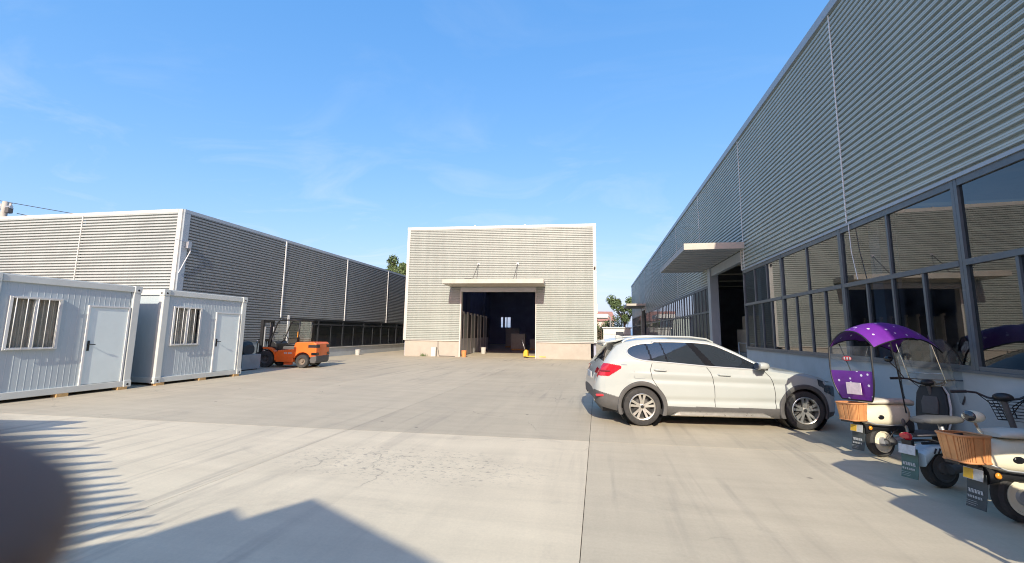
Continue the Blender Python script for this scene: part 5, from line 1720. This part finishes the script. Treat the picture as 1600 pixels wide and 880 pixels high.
for i, (tx, ty) in enumerate(tips):
    t = i / (len(tips) - 1)
    sp = .50 - .30 * t                                   # spacing along the row of shadow tips
    dr = Vector((-.90 + .22 * t, -.38 - .30 * t)).normalized()
    ln = 1.9 - .9 * t
    for k, (ang, tipw, shift) in enumerate(((0.0, 0.0, 0.0), (.16, 0.0, .28 - .1 * t))):
        d2 = Vector((dr.x * math.cos(ang) - dr.y * math.sin(ang), dr.x * math.sin(ang) + dr.y * math.cos(ang)))
        nrm = Vector((-d2.y, d2.x))
        a = Vector((tx, ty)) + dr * shift
        w = sp * .235
        P = [a, a + d2 * (ln * .35) + nrm * w, a + d2 * ln + nrm * w * 1.1, a + d2 * ln - nrm * w * 1.1, a + d2 * (ln * .35) - nrm * w]
        z = HA + .03 * k
        WB(MB().hexa([back(p.x, p.y, z) for p in P], [Vector(back(p.x, p.y, z)) + Vector((0, 0, .02)) for p in P]), 'slat', 'clad_grey', pg)
sol = [(-8.75, 5.65), (-8.95, 4.6), (-11.5, 3.2), (-11.0, 5.2)]
WB(MB().hexa([back(x, y, HA) for x, y in sol], [Vector(back(x, y, HA)) + Vector((0, 0, .05)) for x, y in sol]), 'end_plate', 'clad_grey', pg)
bm_ = [back(-9.5, 4.0, HA - .1), back(-4.2, 1.7, HA - .1)]
WB(MB().tube([Vector(bm_[0]) + Vector((0, -.4, 0)), Vector(bm_[1]) + Vector((0, -.2, 0))], .07, 8), 'beam', 'steel', pg)
for p in bm_:
    WB(MB().tube([(p[0], p[1] - .3, 0), (p[0], p[1] - .3, HA - .1)], .06, 8), 'post', 'steel', pg)

# ------------------------------------------------------------------ hand and phone at the lens: a fingertip shows, out of focus, at the lower left
CM = cam.matrix_world.copy()


def C3(x, y, z):
    """metres right, up, ahead of the lens"""
    return CM @ Vector((x, y, -z))


ph = MB()
ph.hexa([C3(x, y, -.0115) for x, y in ((-.075, -.055), (.085, -.055), (.085, .02), (-.075, .02))], [C3(x, y, -.0035) for x, y in ((-.075, -.055), (.085, -.055), (.085, .02), (-.075, .02))])  # unseen phone, widened to the left to shade the fingertip
tag(ph.build('phone', 'black_gloss', None, bevel=0.003, seg=3), 'dark phone held level by the hand at the lower left', 'phone')
hv, he, hr = [], [], []


def chain(pts, root=None):
    prev = root
    for x, y, z, r in pts:
        hv.append(C3(x, y, z))
        hr.append(r)
        if prev is not None:
            he.append((prev, len(hv) - 1))
        prev = len(hv) - 1
    return prev


palm = chain([(-.135, -.115, -.030, .020)])
chain([(-.118, -.088, -.004, .0100), (-.098, -.066, .012, .0090), (-.068, -.044, .0250, .0100), (-.0440, -.0180, .0285, .0096), (-.0410, -.0135, .0287, .0086)], palm)
chain([(-.118, -.104, -.002, .0100), (-.092, -.090, .016, .0090), (-.066, -.080, .018, .0082), (-.046, -.073, .012, .0070)], palm)
chain([(-.120, -.120, -.004, .0096), (-.092, -.112, .012, .0086), (-.068, -.104, .014, .0078), (-.050, -.096, .008, .0066)], palm)
chain([(-.126, -.136, -.010, .0088), (-.102, -.131, .004, .0078), (-.082, -.124, .006, .0070), (-.068, -.116, .002, .0060)], palm)
chain([(-.122, -.098, -.040, .0125), (-.098, -.074, -.040, .0105), (-.076, -.052, -.030, .0092), (-.060, -.040, -.022, .0078)], palm)
chain([(-.175, -.170, -.060, .024), (-.215, -.235, -.100, .026), (-.275, -.330, -.160, .034)], palm)
hm = bpy.data.meshes.new('person')
hm.from_pydata(hv, he, [])
hm.materials.append(M['skin'])
ho = link(bpy.data.objects.new('person', hm))
sk = ho.modifiers.new('skin', 'SKIN')
for v_, r_ in zip(hm.skin_vertices[0].data, hr):
    v_.radius = (r_ * 1.25, r_ * 1.25)
hm.skin_vertices[0].data[0].use_root = True
sb_ = ho.modifiers.new('sub', 'SUBSURF')
sb_.levels = sb_.render_levels = 2
tag(ho, 'dark out of focus fingertip reaching in at the lower left corner', 'person')
